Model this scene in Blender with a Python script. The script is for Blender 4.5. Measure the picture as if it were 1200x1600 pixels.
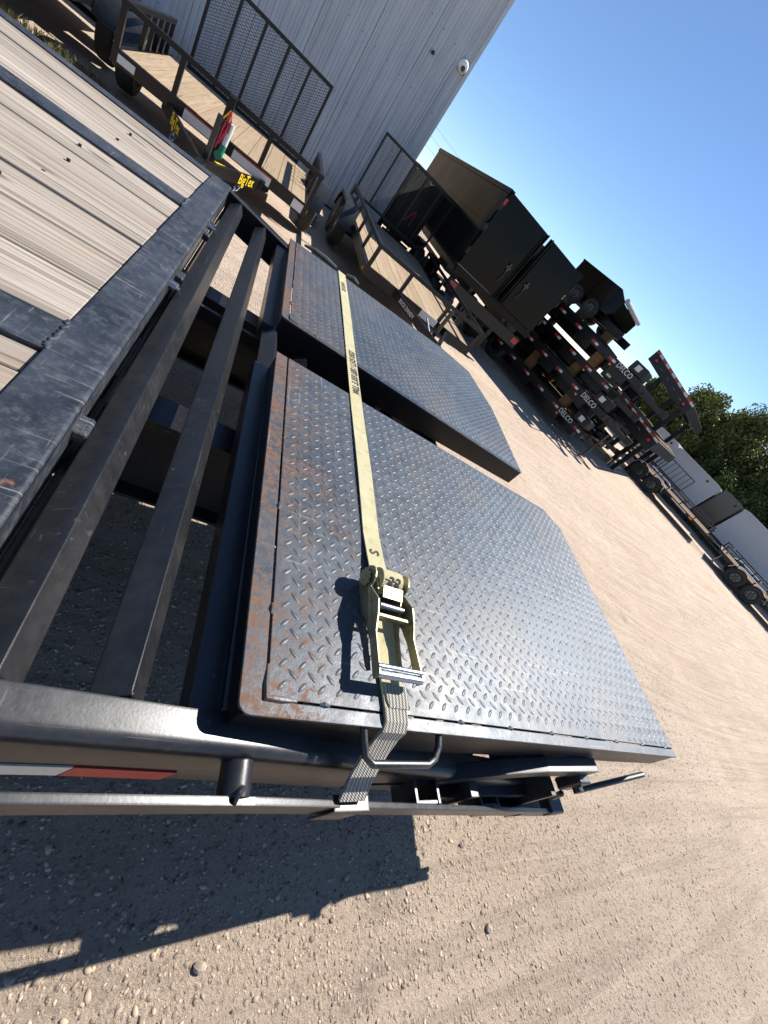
import bpy, math, random
import numpy as np
from mathutils import Vector, Matrix

for o in list(bpy.data.objects): bpy.data.objects.remove(o)
sc = bpy.context.scene
rnd = random.Random(7)
nrng = np.random.default_rng(7)
PI = math.pi

# ------------------------------------------------------------------ camera
CAM_H = 1.45
M = np.array([[0.7830174935809066, -0.12351387503162499, 0.6096129324587423],
              [0.34555867093710346, -0.7285344613524123, -0.5914615317686629],
              [0.5171777351031823, 0.6737817608815353, -0.5277739374172619]])
Rcw = M.T @ np.diag([1, -1, -1])
cd = bpy.data.cameras.new('camera')
cam = bpy.data.objects.new('camera', cd)
sc.collection.objects.link(cam)
m4 = Matrix([[*Rcw[0], 0], [*Rcw[1], 0], [*Rcw[2], CAM_H], [0, 0, 0, 1]])
cam.matrix_world = m4
cd.sensor_fit = 'VERTICAL'
cd.sensor_height = 24
cd.sensor_width = 18
cd.lens = 24 * 634.051 / 1600
cd.clip_start = 0.02
cd.clip_end = 800
sc.camera = cam

# ------------------------------------------------------------------ light
SUN = Vector((0.88, 0.28, 1.0)).normalized()
elev = math.asin(SUN.z)
w = bpy.data.worlds.new('World')
sc.world = w
w.use_nodes = True
wn = w.node_tree
bg = wn.nodes['Background']
sky = wn.nodes.new('ShaderNodeTexSky')
sky.sky_type = 'NISHITA'
sky.sun_disc = False
sky.sun_elevation = elev
sky.sun_rotation = math.atan2(SUN.x, SUN.y)
sky.altitude = 100
sky.air_density = 0.8
sky.dust_density = 0.0
sky.ozone_density = 5.0
wn.links.new(sky.outputs[0], bg.inputs[0])
bg.inputs[1].default_value = 0.088
sl = bpy.data.lights.new('sun', 'SUN')
sl.energy = 5.0
sl.angle = math.radians(0.53)
sl.color = (1.0, 0.965, 0.91)
so = bpy.data.objects.new('sun', sl)
sc.collection.objects.link(so)
so.rotation_euler = SUN.to_track_quat('Z', 'Y').to_euler()
so.location = (5, 3, 12)
sc.view_settings.view_transform = 'Standard'
sc.view_settings.look = 'None'
sc.view_settings.exposure = 0.85
sc.view_settings.gamma = 1

# ------------------------------------------------------------------ helpers
COL = sc.collection

def link(o, parent=None):
    COL.objects.link(o)
    if parent is not None:
        o.parent = parent
    return o

def wloc(o):
    v = np.zeros(3)
    while o is not None:
        v += np.array(o.location); o = o.parent
    return v

def tag(o, label=None, cat=None, group=None, kind=None):
    if label: o['label'] = label
    if cat: o['category'] = cat
    if group: o['group'] = group
    if kind: o['kind'] = kind
    return o

def thing(name, label, cat, loc=(0, 0, 0), rotz=0, group=None):
    o = bpy.data.objects.new(name, None)
    o.empty_display_size = 0.1
    link(o)
    o.location = loc
    o.rotation_euler = (0, 0, rotz)
    return tag(o, label, cat, group)

class MB:
    def __init__(s): s.v = []; s.f = []
    def add(s, v, f):
        b = len(s.v); s.v.extend([tuple(map(float, p)) for p in v]); s.f.extend([tuple(i + b for i in q) for q in f]); return s
    def box(s, c, d, rz=0, rx=0, ry=0):
        x, y, z = [k / 2 for k in d]
        R = Matrix.Rotation(rz, 3, 'Z') @ Matrix.Rotation(ry, 3, 'Y') @ Matrix.Rotation(rx, 3, 'X')
        vs = [R @ Vector((i * x, j * y, k * z)) + Vector(c) for i in (-1, 1) for j in (-1, 1) for k in (-1, 1)]
        return s.add(vs, [(0, 1, 3, 2), (4, 6, 7, 5), (0, 4, 5, 1), (2, 3, 7, 6), (0, 2, 6, 4), (1, 5, 7, 3)])
    def b2(s, a, b):
        return s.box([(a[i] + b[i]) / 2 for i in range(3)], [abs(b[i] - a[i]) for i in range(3)])
    def bbox(s, a, b, bev):   # bevelled box (rounded vertical+horizontal edges, chamfer)
        a = [min(a[i], b[i]) for i in range(3)], [max(a[i], b[i]) for i in range(3)]
        lo, hi = a
        c = bev
        vs = []
        for k in range(3):
            for i in (0, 1):
                for p in ((0, 0), (1, 0), (1, 1), (0, 1)):
                    q = [0, 0, 0]; q[k] = hi[k] if i else lo[k]
                    ot = [j for j in range(3) if j != k]
                    q[ot[0]] = hi[ot[0]] - c if p[0] else lo[ot[0]] + c
                    q[ot[1]] = hi[ot[1]] - c if p[1] else lo[ot[1]] + c
                    vs.append(q)
        import bmesh
        bm = bmesh.new()
        for q in vs: bm.verts.new(q)
        r = bmesh.ops.convex_hull(bm, input=bm.verts)
        bm.verts.ensure_lookup_table(); bm.verts.index_update()
        bmesh.ops.dissolve_limit(bm, angle_limit=0.01, verts=bm.verts, edges=bm.edges)
        bm.verts.index_update()
        s.add([v.co for v in bm.verts], [[v.index for v in f.verts] for f in bm.faces])
        bm.free(); return s
    def bar(s, p, q, wd, ht, up=(0, 0, 1)):
        p = Vector(p); q = Vector(q); d = (q - p).normalized(); up = Vector(up)
        sd = d.cross(up).normalized(); u = sd.cross(d)
        vs = [b + sd * (i * wd / 2) + u * (j * ht / 2) for b in (p, q) for i, j in ((-1, -1), (1, -1), (1, 1), (-1, 1))]
        return s.add(vs, [(3, 2, 1, 0), (4, 5, 6, 7), (0, 1, 5, 4), (1, 2, 6, 5), (2, 3, 7, 6), (3, 0, 4, 7)])
    def tube(s, path, r, n=8, cap=True):
        P = [Vector(p) for p in path]; rs = r if isinstance(r, (list, tuple)) else [r] * len(P)
        rings = []; prev = None
        for i, p in enumerate(P):
            t = (P[min(i + 1, len(P) - 1)] - P[max(i - 1, 0)]).normalized()
            if prev is None:
                a = t.cross(Vector((0, 0, 1)));
                if a.length < 1e-3: a = t.cross(Vector((1, 0, 0)))
                a.normalize()
            else:
                a = prev - t * prev.dot(t); a.normalize()
            prev = a; b = t.cross(a)
            rings.append([p + (a * math.cos(k * 2 * PI / n) + b * math.sin(k * 2 * PI / n)) * rs[i] for k in range(n)])
        vs = [v for rg in rings for v in rg]
        fs = [(i * n + k, i * n + (k + 1) % n, (i + 1) * n + (k + 1) % n, (i + 1) * n + k) for i in range(len(P) - 1) for k in range(n)]
        if cap: fs += [tuple(range(n))[::-1], tuple((len(P) - 1) * n + k for k in range(n))]
        return s.add(vs, fs)
    def lathe(s, prof, c, axis='x', n=24):   # prof: (along, radius)
        vs = []
        for k in range(n):
            a = 2 * PI * k / n
            for (h, r) in prof:
                u, v = r * math.cos(a), r * math.sin(a)
                q = {'x': (h, u, v), 'y': (v, h, u), 'z': (u, v, h)}[axis]
                vs.append([q[i] + c[i] for i in range(3)])
        m = len(prof)
        fs = [(k * m + i, k * m + i + 1, ((k + 1) % n) * m + i + 1, ((k + 1) % n) * m + i) for k in range(n) for i in range(m - 1)]
        return s.add(vs, fs)
    def prism(s, poly, a, b, axis='z'):   # poly 2d extruded from a to b along axis
        n = len(poly); vs = []
        for h in (a, b):
            for (u, v) in poly:
                vs.append({'z': (u, v, h), 'y': (u, h, v), 'x': (h, u, v)}[axis])
        fs = [tuple(range(n))[::-1], tuple(range(n, 2 * n))] + [(i, (i + 1) % n, n + (i + 1) % n, n + i) for i in range(n)]
        return s.add(vs, fs)
    def build(s, name, mat, parent=None, world=False, smooth=False, fixn=True):
        me = bpy.data.meshes.new(name)
        v = np.array(s.v)
        if world and parent is not None: v = v - wloc(parent)
        me.from_pydata(v.tolist(), [], s.f)
        if fixn:
            import bmesh
            bm = bmesh.new(); bm.from_mesh(me); bmesh.ops.recalc_face_normals(bm, faces=bm.faces); bm.to_mesh(me); bm.free()
        me.materials.append(mat)
        if smooth:
            me.polygons.foreach_set('use_smooth', [True] * len(me.polygons))
            try: me.set_sharp_from_angle(angle=math.radians(40))
            except Exception: pass
        return link(bpy.data.objects.new(name, me), parent)

def np_mesh(name, V, F, mat, parent=None, smooth=False, mats=None, midx=None):
    me = bpy.data.meshes.new(name)
    V = np.asarray(V, np.float32); F = np.asarray(F, np.int32)
    me.vertices.add(len(V)); me.vertices.foreach_set('co', V.ravel())
    k = F.shape[1]
    me.loops.add(F.size); me.loops.foreach_set('vertex_index', F.ravel())
    me.polygons.add(len(F)); me.polygons.foreach_set('loop_start', np.arange(len(F), dtype=np.int32) * k)
    me.polygons.foreach_set('loop_total', np.full(len(F), k, np.int32))
    if smooth: me.polygons.foreach_set('use_smooth', np.ones(len(F), bool))
    for mt in (mats or [mat]): me.materials.append(mt)
    if midx is not None: me.polygons.foreach_set('material_index', np.asarray(midx, np.int32))
    me.update(calc_edges=True); me.validate()
    return link(bpy.data.objects.new(name, me), parent)

def copy_part(o, parent, loc=None, rot=None):
    c = o.copy(); link(c, parent)
    if loc is not None: c.location = loc
    if rot is not None: c.rotation_euler = rot
    return c

def copy_tree(o, parent=None):
    c = o.copy(); link(c, parent)
    for ch in o.children: copy_tree(ch, c)
    return c

def text(name, body, size, mat, parent, xax, yax, org, bold=0.0, world=True, align='CENTER', ext=0.0015, narrow=1.0):
    cu = bpy.data.curves.new('t', 'FONT'); cu.body = body; cu.size = size; cu.align_x = align; cu.align_y = 'CENTER'
    cu.offset = bold; cu.extrude = ext; cu.resolution_u = 2
    t = bpy.data.objects.new('t', cu); COL.objects.link(t)
    dg = bpy.context.evaluated_depsgraph_get()
    me = bpy.data.meshes.new_from_object(t.evaluated_get(dg))
    bpy.data.objects.remove(t); bpy.data.curves.remove(cu)
    X = Vector(xax).normalized(); Y = Vector(yax).normalized(); Z = X.cross(Y)
    base = Vector(wloc(parent)) if (world and parent is not None) else Vector((0, 0, 0))
    for v in me.vertices:
        v.co = Vector(org) - base + X * (v.co.x * narrow) + Y * v.co.y + Z * v.co.z
    me.materials.clear(); me.materials.append(mat); me.name = name
    return link(bpy.data.objects.new(name, me), parent)

# ------------------------------------------------------------------ materials
class NT:
    def __init__(s, name):
        s.m = bpy.data.materials.new(name); s.m.use_nodes = True
        s.t = s.m.node_tree; s.b = s.t.nodes['Principled BSDF']
        s.co = s.t.nodes.new('ShaderNodeTexCoord')
    def n(s, typ, **kw):
        nd = s.t.nodes.new(typ)
        for k, v in kw.items():
            if hasattr(nd, k): setattr(nd, k, v)
        return nd
    def L(s, a, b): s.t.links.new(a, b)
    def inp(s, sock, v):
        if isinstance(v, (int, float)): sock.default_value = v
        elif isinstance(v, (tuple, list)): sock.default_value = tuple(v) + ((1,) if len(v) == 3 and len(sock.default_value) == 4 else ())
        else: s.L(v, sock)
    def map(s, scale, rot=(0, 0, 0), src='Object', off=None):
        mp = s.n('ShaderNodeMapping'); mp.inputs['Scale'].default_value = scale; mp.inputs['Rotation'].default_value = rot
        s.L(s.co.outputs[src], mp.inputs[0])
        if off is not None: s.L(off, mp.inputs['Location'])
        return mp.outputs[0]
    def noise(s, scale, detail=6, rough=.6, vec=None, dist=0):
        nd = s.n('ShaderNodeTexNoise'); nd.inputs['Scale'].default_value = scale; nd.inputs['Detail'].default_value = detail
        nd.inputs['Roughness'].default_value = rough; nd.inputs['Distortion'].default_value = dist
        s.L(vec if vec is not None else s.co.outputs['Object'], nd.inputs['Vector']); return nd.outputs[0]
    def vor(s, scale, vec=None, feature='F1', out=0, rand=1):
        nd = s.n('ShaderNodeTexVoronoi'); nd.feature = feature; nd.inputs['Scale'].default_value = scale
        nd.inputs['Randomness'].default_value = rand
        s.L(vec if vec is not None else s.co.outputs['Object'], nd.inputs['Vector']); return nd.outputs[out]
    def ramp(s, f, stops):
        r = s.n('ShaderNodeValToRGB'); s.inp(r.inputs[0], f); e = r.color_ramp.elements
        while len(e) < len(stops): e.new(.5)
        for el, (p, c) in zip(e, stops):
            el.position = p; el.color = (c, c, c, 1) if isinstance(c, (int, float)) else (*c, 1)
        return r.outputs[0]
    def mix(s, f, a, b, mode='MIX'):
        m = s.n('ShaderNodeMix'); m.data_type = 'RGBA'; m.blend_type = mode
        s.inp(m.inputs[0], f); s.inp(m.inputs[6], a); s.inp(m.inputs[7], b); return m.outputs[2]
    def math(s, op, a, b=0.0):
        m = s.n('ShaderNodeMath'); m.operation = op; s.inp(m.inputs[0], a); s.inp(m.inputs[1], b); return m.outputs[0]
    def bump(s, h, strength, dist=.01, prev=None):
        b = s.n('ShaderNodeBump'); s.inp(b.inputs['Strength'], strength); b.inputs['Distance'].default_value = dist
        s.L(h, b.inputs['Height'])
        if prev is not None: s.L(prev, b.inputs['Normal'])
        return b.outputs[0]
    def bevel(s, r=.003):
        b = s.n('ShaderNodeBevel'); b.samples = 4; b.inputs[0].default_value = r; return b.outputs[0]
    def rand(s):
        return s.n('ShaderNodeObjectInfo').outputs['Random']
    def sep(s, src='Object'):
        q = s.n('ShaderNodeSeparateXYZ'); s.L(s.co.outputs[src], q.inputs[0]); return q.outputs
    def fin(s, col=None, rough=None, metal=None, norm=None, spec=None, **kw):
        I = s.b.inputs
        if col is not None: s.inp(I['Base Color'], col)
        if rough is not None: s.inp(I['Roughness'], rough)
        if metal is not None: s.inp(I['Metallic'], metal)
        if spec is not None: s.inp(I['Specular IOR Level'], spec)
        if norm is not None: s.L(norm, I['Normal'])
        return s.m

def paint(name, col, rough=.4, dust=.25, dustcol=(.16, .14, .12), spec=.5, bev=0, scale=3, bumpy=.15, chips=0, wavy=0):
    t = NT(name)
    a = t.noise(scale, 8, .65); b = t.noise(scale * 12, 4, .6)
    f = t.math('MULTIPLY', t.ramp(t.math('ADD', t.math('MULTIPLY', a, .7), t.math('MULTIPLY', b, .3)), [(.42, 0.), (.75, 1.)]), dust)
    c = t.mix(f, col, dustcol)
    r = t.math('ADD', t.math('MULTIPLY', b, .2), rough - .1)
    if chips:
        ch = t.noise(38, 6, .7); k = t.ramp(t.noise(5, 4, .6), [(.45, 0.), (.6, 1.)])
        c = t.mix(t.math('MULTIPLY', t.math('MULTIPLY', t.ramp(ch, [(.64, 0.), (.67, 1.)]), k), chips), c, (.16, .155, .15))
        dr = t.ramp(t.vor(170), [(.10, 1.), (.22, 0.)])
        c = t.mix(t.math('MULTIPLY', t.math('MULTIPLY', dr, t.ramp(t.noise(4, 3, .5), [(.5, 0.), (.62, 1.)])), .6), c, (.004, .004, .005))
        s1 = t.ramp(t.noise(1, 3, .5, t.map((5, 210, 30), (0, 0, .3)), .3), [(.67, 0.), (.70, 1.)]); s2 = t.ramp(t.noise(1, 3, .5, t.map((190, 6, 30), (0, 0, .15)), .3), [(.68, 0.), (.71, 1.)])
        c = t.mix(t.math('MULTIPLY', t.math('MULTIPLY', t.math('MAXIMUM', s1, s2), k), chips * .8), c, (.14, .14, .14))
        c = t.mix(t.ramp(t.noise(8, 6, .65), [(.70, 0.), (.74, .7)]), c, (.16, .075, .035))
    nm = t.bump(t.noise(scale * 60, 3, .5), bumpy, .002, t.bevel(bev) if bev else None)
    if wavy: nm = t.bump(t.noise(1.1, 2, .4), wavy, .06, nm)
    return t.fin(c, r, 0, nm, spec)

MT = {}
MT['black'] = paint('black_paint', (.0045, .0045, .005), .36, .10, (.045, .042, .04), spec=.35)
MT['black_near'] = paint('black_paint_near', (.012, .0125, .014), .34, .34, (.085, .082, .08), bev=.004, scale=4, bumpy=.05, chips=.4)
MT['black_gloss'] = paint('black_gloss', (.004, .004, .004), .13, .04, (.05, .045, .04), spec=.13, bumpy=.02, wavy=.25)
MT['black_far'] = paint('black_far', (.006, .006, .007), .42, .15, (.06, .055, .05), spec=.35, scale=2, bumpy=.05)
MT['rubber'] = paint('rubber', (.018, .018, .018), .75, .5, (.09, .08, .07))
MT['rim'] = paint('rim_black', (.03, .03, .03), .35, .2)
MT['white'] = paint('white_paint', (.75, .75, .74), .45, .1, (.4, .38, .33))
MT['tape_white'] = paint('tape_white', (.62, .61, .58), .35, .2, (.3, .28, .25))
MT['tape_red'] = paint('tape_red', (.42, .025, .02), .35, .2, (.2, .08, .06))
MT['amber'] = paint('amber', (.75, .22, .01), .25, .05)
MT['redlens'] = paint('redlens', (.35, .01, .02), .2, .05)
MT['yellow'] = paint('yellow', (.80, .55, .01), .4, .05)
MT['greencap'] = paint('greencap', (.01, .22, .13), .35, .05)
MT['redplastic'] = paint('redplastic', (.6, .03, .06), .4, .05)
MT['zinc'] = paint('zinc', (.38, .39, .41), .32, .15); MT['zinc'].node_tree.nodes['Principled BSDF'].inputs['Metallic'].default_value = .9
MT['letter'] = paint('letter_ink', (.04, .04, .035), .8, .0)
MT['deep'] = paint('dark_steel', (.008, .008, .009), .6, .1)  # one even near-black for screws, wires, vents and wall core
MT['silver'] = paint('silver_panel', (.42, .44, .47), .28, .12, (.42, .41, .40), spec=.6, bumpy=.03, scale=1.2)
MT['darkglass'] = paint('charcoal_panel', (.035, .037, .04), .15, .1, bumpy=.02)
MT['graygate'] = paint('gray_fender', (.016, .017, .018), .3, .25, (.09, .09, .09))

def m_channel():
    t = NT('worn_channel_steel')
    a = t.noise(6, 10, .75); b = t.noise(45, 7, .72)
    def scr(sc_, rot, lo, hi): return t.ramp(t.noise(1, 3, .5, t.map(sc_, (0, 0, rot)), .3), [(lo, 0.), (hi, 1.)])
    c = t.mix(t.ramp(a, [(.38, 0.), (.62, 1.)]), (.014, .018, .025), (.040, .047, .060))
    c = t.mix(t.ramp(b, [(.50, 0.), (.68, .6)]), c, (.085, .09, .10))
    k = t.ramp(t.noise(7, 4, .6), [(.46, 0.), (.60, 1.)])
    for sc_, rot in (((4, 190, 4), .35), ((5, 240, 4), -.5), ((230, 5, 4), .2), ((3, 160, 4), 1.0)):
        c = t.mix(t.math('MULTIPLY', t.math('MULTIPLY', scr(sc_, rot, .66, .69), k), .7), c, (.20, .19, .18))
    c = t.mix(t.ramp(t.noise(13, 8, .72), [(.62, 0.), (.70, .7)]), c, (.17, .15, .13))
    c = t.mix(t.ramp(t.noise(9, 5, .6), [(.69, 0.), (.73, .8)]), c, (.24, .10, .045))
    r = t.ramp(b, [(.3, .32), (.7, .6)])
    nm = t.bump(t.math('ADD', b, a), .2, .003, t.bevel(.006))
    return t.fin(c, r, 0, nm, .5)
MT['channel'] = m_channel()

def m_tread(name='tread_steel', rustx=None):
    t = NT(name)
    a = t.noise(2.2, 8, .65); b = t.noise(26, 7, .7); c3 = t.noise(120, 4, .6)
    c = t.mix(t.ramp(a, [(.3, 0.), (.7, 1.)]), (.036, .050, .066), (.070, .090, .113))
    c = t.mix(t.ramp(b, [(.42, 0.), (.72, .7)]), c, (.115, .135, .155))
    c = t.mix(t.ramp(c3, [(.52, 0.), (.75, .5)]), c, (.018, .022, .028))
    dirt = t.noise(3.3, 7, .7, t.map((1, .6, 1)))
    c = t.mix(t.ramp(dirt, [(.46, 0.), (.66, .6)]), c, (.115, .10, .082))
    fr = t.ramp(t.math('SUBTRACT', t.sep()[0], rustx or 0.0), [(.0, .6), (.3, .35), (.9, 0.)])
    c = t.mix(t.math('MULTIPLY', fr, t.ramp(t.noise(30, 7, .75), [(.42, 0.), (.60, 1.)])), c, (.105, .075, .055))
    c = t.mix(t.ramp(t.noise(1.3, 5, .6), [(.48, 0.), (.62, .4)]), c, (.028, .036, .048))
    for sc_, rot in (((6, 200, 4), .5), ((180, 5, 4), .25), ((4, 170, 4), -.6)):
        q = t.ramp(t.noise(1, 3, .5, t.map(sc_, (0, 0, rot)), .3), [(.67, 0.), (.70, .7)])
        c = t.mix(t.math('MULTIPLY', q, t.ramp(t.noise(4, 4, .6), [(.45, 0.), (.6, 1.)])), c, (.20, .205, .21))
    # rust: strong near the front edge (x small) and in spots
    sx = t.sep()
    fx = t.ramp(sx[0], [(.0, 1.), (.28, 0.)]) if rustx is None else t.ramp(t.math('SUBTRACT', sx[0], rustx), [(.0, 1.), (.05, .85), (.16, .45), (.6, .12), (1., 0.)])
    rn = t.math('ADD', t.math('MULTIPLY', t.noise(7, 9, .75), .35), t.math('MULTIPLY', t.noise(75, 9, .8), .65))
    rr = t.math('ADD', rn, t.math('MULTIPLY', fx, .112))
    rf = t.ramp(rr, [(.59, 0.), (.645, .8)])
    rc = t.mix(t.noise(90, 4, .6), (.07, .034, .018), (.25, .11, .045))
    c = t.mix(rf, c, rc)
    r = t.mix(rf, t.ramp(b, [(.3, .34), (.7, .56)]), (.85, .85, .85))
    mt_ = t.math('MULTIPLY', t.math('SUBTRACT', 1.0, rf), .12)
    nm = t.bump(t.math('ADD', b, t.math('MULTIPLY', c3, .6)), .22, .003, t.bevel(.002))
    return t.fin(c, r, mt_, nm, .32)
MT['tread'] = m_tread('tread_steel', 1.22)

def m_wood(name, c1, c2, axis=0, dark=.42, contrast=1.0):
    t = NT(name)
    rv = t.rand()
    off = t.n('ShaderNodeCombineXYZ'); t.L(t.math('MULTIPLY', rv, 37.0), off.inputs[0]); t.L(t.math('MULTIPLY', rv, 91.0), off.inputs[1]); t.L(t.math('MULTIPLY', rv, 53.0), off.inputs[2])
    ax = lambda l, c: (l, c, c) if axis == 0 else (c, l, c)
    O = off.outputs[0]
    bandn = t.noise(1, 4, .55, t.map(ax(.7, 22), off=O), 1.5)
    lines = t.noise(1, 5, .58, t.map(ax(.8, 85), off=O), .9)
    fine = t.noise(1, 3, .6, t.map(ax(6, 420), off=O))
    blot = t.noise(1, 6, .6, t.map(ax(3, 7), off=O), .6)
    crack = t.noise(1, 4, .55, t.map(ax(.8, 60), off=O), .4)
    c = t.mix(t.ramp(bandn, [(.32, 0.), (.68, 1.)]), c1, c2)
    c = t.mix(t.math('MULTIPLY', t.ramp(lines, [(.48, 0.), (.57, 1.)]), .55 * contrast), c, tuple(k * dark for k in c1))
    c = t.mix(t.math('MULTIPLY', fine, .18), c, tuple(k * .6 for k in c1))
    c = t.mix(t.ramp(blot, [(.52, 0.), (.72, .55 * contrast)]), c, (.19, .165, .145))
    c = t.mix(t.ramp(t.noise(2.6, 4, .5, t.map((1, 1.6, 1), off=O)), [(.60, 0.), (.74, .5)]), c, (.34, .21, .12))
    c = t.mix(t.ramp(crack, [(.655, 0.), (.675, .9)]), c, (.05, .042, .036))
    kn = t.vor(1, t.map(ax(2.2, 9), off=O))
    c = t.mix(t.ramp(kn, [(.05, .85), (.11, 0.)]), c, (.10, .07, .045))
    c = t.mix(t.math('MULTIPLY', rv, .6), c, tuple(k * .72 for k in c1))
    h = t.math('SUBTRACT', t.math('MULTIPLY', fine, .3), t.math('ADD', lines, t.math('MULTIPLY', t.ramp(crack, [(.64, 0.), (.68, 1.)]), .8)))
    nm = t.bump(h, .55, .004, t.bevel(.003))
    return t.fin(c, .85, 0, nm, .15)
MT['wood'] = m_wood('weathered_wood', (.32, .265, .215), (.46, .40, .34), contrast=1.1, dark=.40)
MT['wood_new'] = m_wood('new_wood', (.36, .26, .165), (.46, .35, .24), axis=1, dark=.55, contrast=.8)
MT['dunnage'] = m_wood('dunnage_wood', (.15, .085, .04), (.24, .14, .07), dark=.6, contrast=.6)

def m_strap():
    t = NT('strap_webbing')
    wv = t.n('ShaderNodeTexWave'); wv.bands_direction = 'Y'; wv.inputs['Scale'].default_value = 130; t.L(t.co.outputs['Object'], wv.inputs[0])
    wx = t.n('ShaderNodeTexWave'); wx.bands_direction = 'X'; wx.inputs['Scale'].default_value = 110; t.L(t.co.outputs['Object'], wx.inputs[0])
    a = t.noise(9, 8, .65)
    c = t.mix(t.ramp(a, [(.35, 0.), (.7, 1.)]), (.50, .44, .25), (.60, .55, .35))
    c = t.mix(t.ramp(t.noise(30, 6, .7), [(.52, 0.), (.68, .6)]), c, (.30, .26, .17))
    c = t.mix(t.ramp(t.noise(1, 4, .6, t.map((140, 2, 1))), [(.55, 0.), (.68, .35)]), c, (.34, .29, .16))
    c = t.mix(t.ramp(t.noise(1, 3, .5, t.map((4, 26, 1))), [(.66, 0.), (.72, .45)]), c, (.20, .18, .13))
    h = t.math('ADD', wv.outputs[1], t.math('MULTIPLY', wx.outputs[1], .7))
    c = t.mix(t.math('MULTIPLY', t.math('SUBTRACT', 1.7, h), .2), c, (.3, .26, .15))
    return t.fin(c, .8, 0, t.bump(h, .5, .002), .25)
MT['strap'] = m_strap()
def m_strap2():
    t = NT('worn_webbing')
    wv = t.n('ShaderNodeTexWave'); wv.bands_direction = 'X'; wv.inputs['Scale'].default_value = 42; wv.inputs['Distortion'].default_value = .4; t.L(t.co.outputs['Object'], wv.inputs[0])
    wz = t.n('ShaderNodeTexWave'); wz.bands_direction = 'DIAGONAL'; wz.inputs['Scale'].default_value = 110; wz.inputs['Distortion'].default_value = .4; t.L(t.co.outputs['Object'], wz.inputs[0])
    h = t.math('ADD', wv.outputs[1], t.math('MULTIPLY', wz.outputs[1], .6))
    c = t.mix(t.math('MULTIPLY', h, .62), (.17, .155, .13), (.46, .43, .37))
    return t.fin(c, .85, 0, t.bump(h, .7, .003), .2)
MT['strap_worn'] = m_strap2()

def m_yzinc():
    t = NT('yellow_zinc')
    a = t.noise(40, 4, .6)
    c = t.mix(a, (.30, .27, .15), (.46, .43, .30))
    c = t.mix(t.ramp(t.noise(60, 6, .7), [(.5, 0.), (.7, .6)]), c, (.16, .14, .10))
    return t.fin(c, t.ramp(t.noise(25, 5, .6), [(.3, .34), (.7, .58)]), .9, t.bump(t.noise(300, 3, .5), .1, .001, t.bevel(.0015)))
MT['yzinc'] = m_yzinc()

def m_ground():
    t = NT('gravel_ground')
    big = t.noise(.35, 6, .6); mid = t.noise(2.5, 8, .65); fine = t.noise(60, 8, .75); grit = t.noise(260, 4, .7)
    c = t.mix(t.ramp(big, [(.35, 0.), (.65, 1.)]), (.60, .462, .345), (.66, .525, .41))
    c = t.mix(t.ramp(mid, [(.35, .4), (.6, 0.)]), c, (.44, .335, .24))
    c = t.mix(t.ramp(fine, [(.35, .75), (.46, 0.)]), c, (.26, .195, .14))
    c = t.mix(t.ramp(grit, [(.36, .5), (.46, 0.)]), c, (.26, .20, .155))
    c = t.mix(t.ramp(grit, [(.6, 0.), (.75, .4)]), c, (.62, .53, .43))
    dd = t.noise(90, 2, .5)
    vec = t.n('ShaderNodeVectorMath'); vec.operation = 'MULTIPLY_ADD'
    nn = t.n('ShaderNodeTexNoise'); nn.inputs['Scale'].default_value = 40; t.L(t.co.outputs['Object'], nn.inputs[0])
    t.L(nn.outputs[1], vec.inputs[0]); vec.inputs[1].default_value = (.012, .012, .012); t.L(t.co.outputs['Object'], vec.inputs[2])
    d1 = t.vor(75, vec.outputs[0]); v1 = t.vor(75, vec.outputs[0], out=1)
    sel = t.n('ShaderNodeSeparateColor'); t.L(v1, sel.inputs[0])
    pick = t.ramp(sel.outputs[0], [(.62, 0.), (.66, 1.)])
    pf = t.math('MULTIPLY', t.ramp(d1, [(.22, 1.), (.45, 0.)]), pick)
    pc = t.ramp(sel.outputs[1], [(0., (.24, .19, .15)), (.4, (.40, .29, .21)), (.7, (.34, .29, .25)), (1., (.50, .43, .36))])
    c = t.mix(t.math('MULTIPLY', pf, .45), c, pc)
    sw = t.noise(1, 6, .65, t.map((.35, 6, 1), (0, 0, -1.05)), 1.2)
    c = t.mix(t.ramp(sw, [(.50, 0.), (.60, .5)]), c, (.68, .54, .41))
    sw2 = t.noise(1, 6, .65, t.map((.3, 9, 1), (0, 0, -.55)), 1.6)
    c = t.mix(t.ramp(sw2, [(.52, 0.), (.60, .4)]), c, (.38, .30, .225))
    sp = t.ramp(t.vor(14), [(.05, 1.), (.11, 0.)])
    c = t.mix(t.math('MULTIPLY', sp, .7), c, (.13, .11, .10))
    sp2 = t.ramp(t.vor(38), [(.07, 1.), (.14, 0.)])
    c = t.mix(t.math('MULTIPLY', sp2, .55), c, (.20, .16, .13))
    dk = t.noise(1.7, 10, .78)
    c = t.mix(t.ramp(dk, [(.60, 0.), (.70, .45)]), c, (.20, .165, .14))
    h = t.math('ADD', t.math('MULTIPLY', pf, .55), t.math('ADD', t.math('MULTIPLY', fine, 1.5), t.math('MULTIPLY', grit, .45)))
    h2 = t.math('ADD', mid, t.math('ADD', t.math('MULTIPLY', sw, .5), t.math('MULTIPLY', sw2, .5)))
    nm = t.bump(h2, .4, .08)
    nm = t.bump(h, 1.0, .016, nm)
    return t.fin(c, .95, 0, nm, .12)
MT['ground'] = m_ground()
def m_stone():
    t = NT('pebble_stone'); 
    gi = t.n('ShaderNodeNewGeometry')
    c = t.ramp(gi.outputs['Random Per Island'], [(0., (.10, .08, .068)), (.15, (.24, .18, .135)), (.35, (.42, .32, .23)), (.65, (.52, .40, .29)), (.82, (.38, .29, .215)), (.94, (.30, .265, .23)), (1., (.52, .43, .34))])
    return t.fin(c, .85, 0, t.bump(t.noise(150, 4, .6), .3, .002), .25)
MT['stone'] = m_stone()

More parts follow.
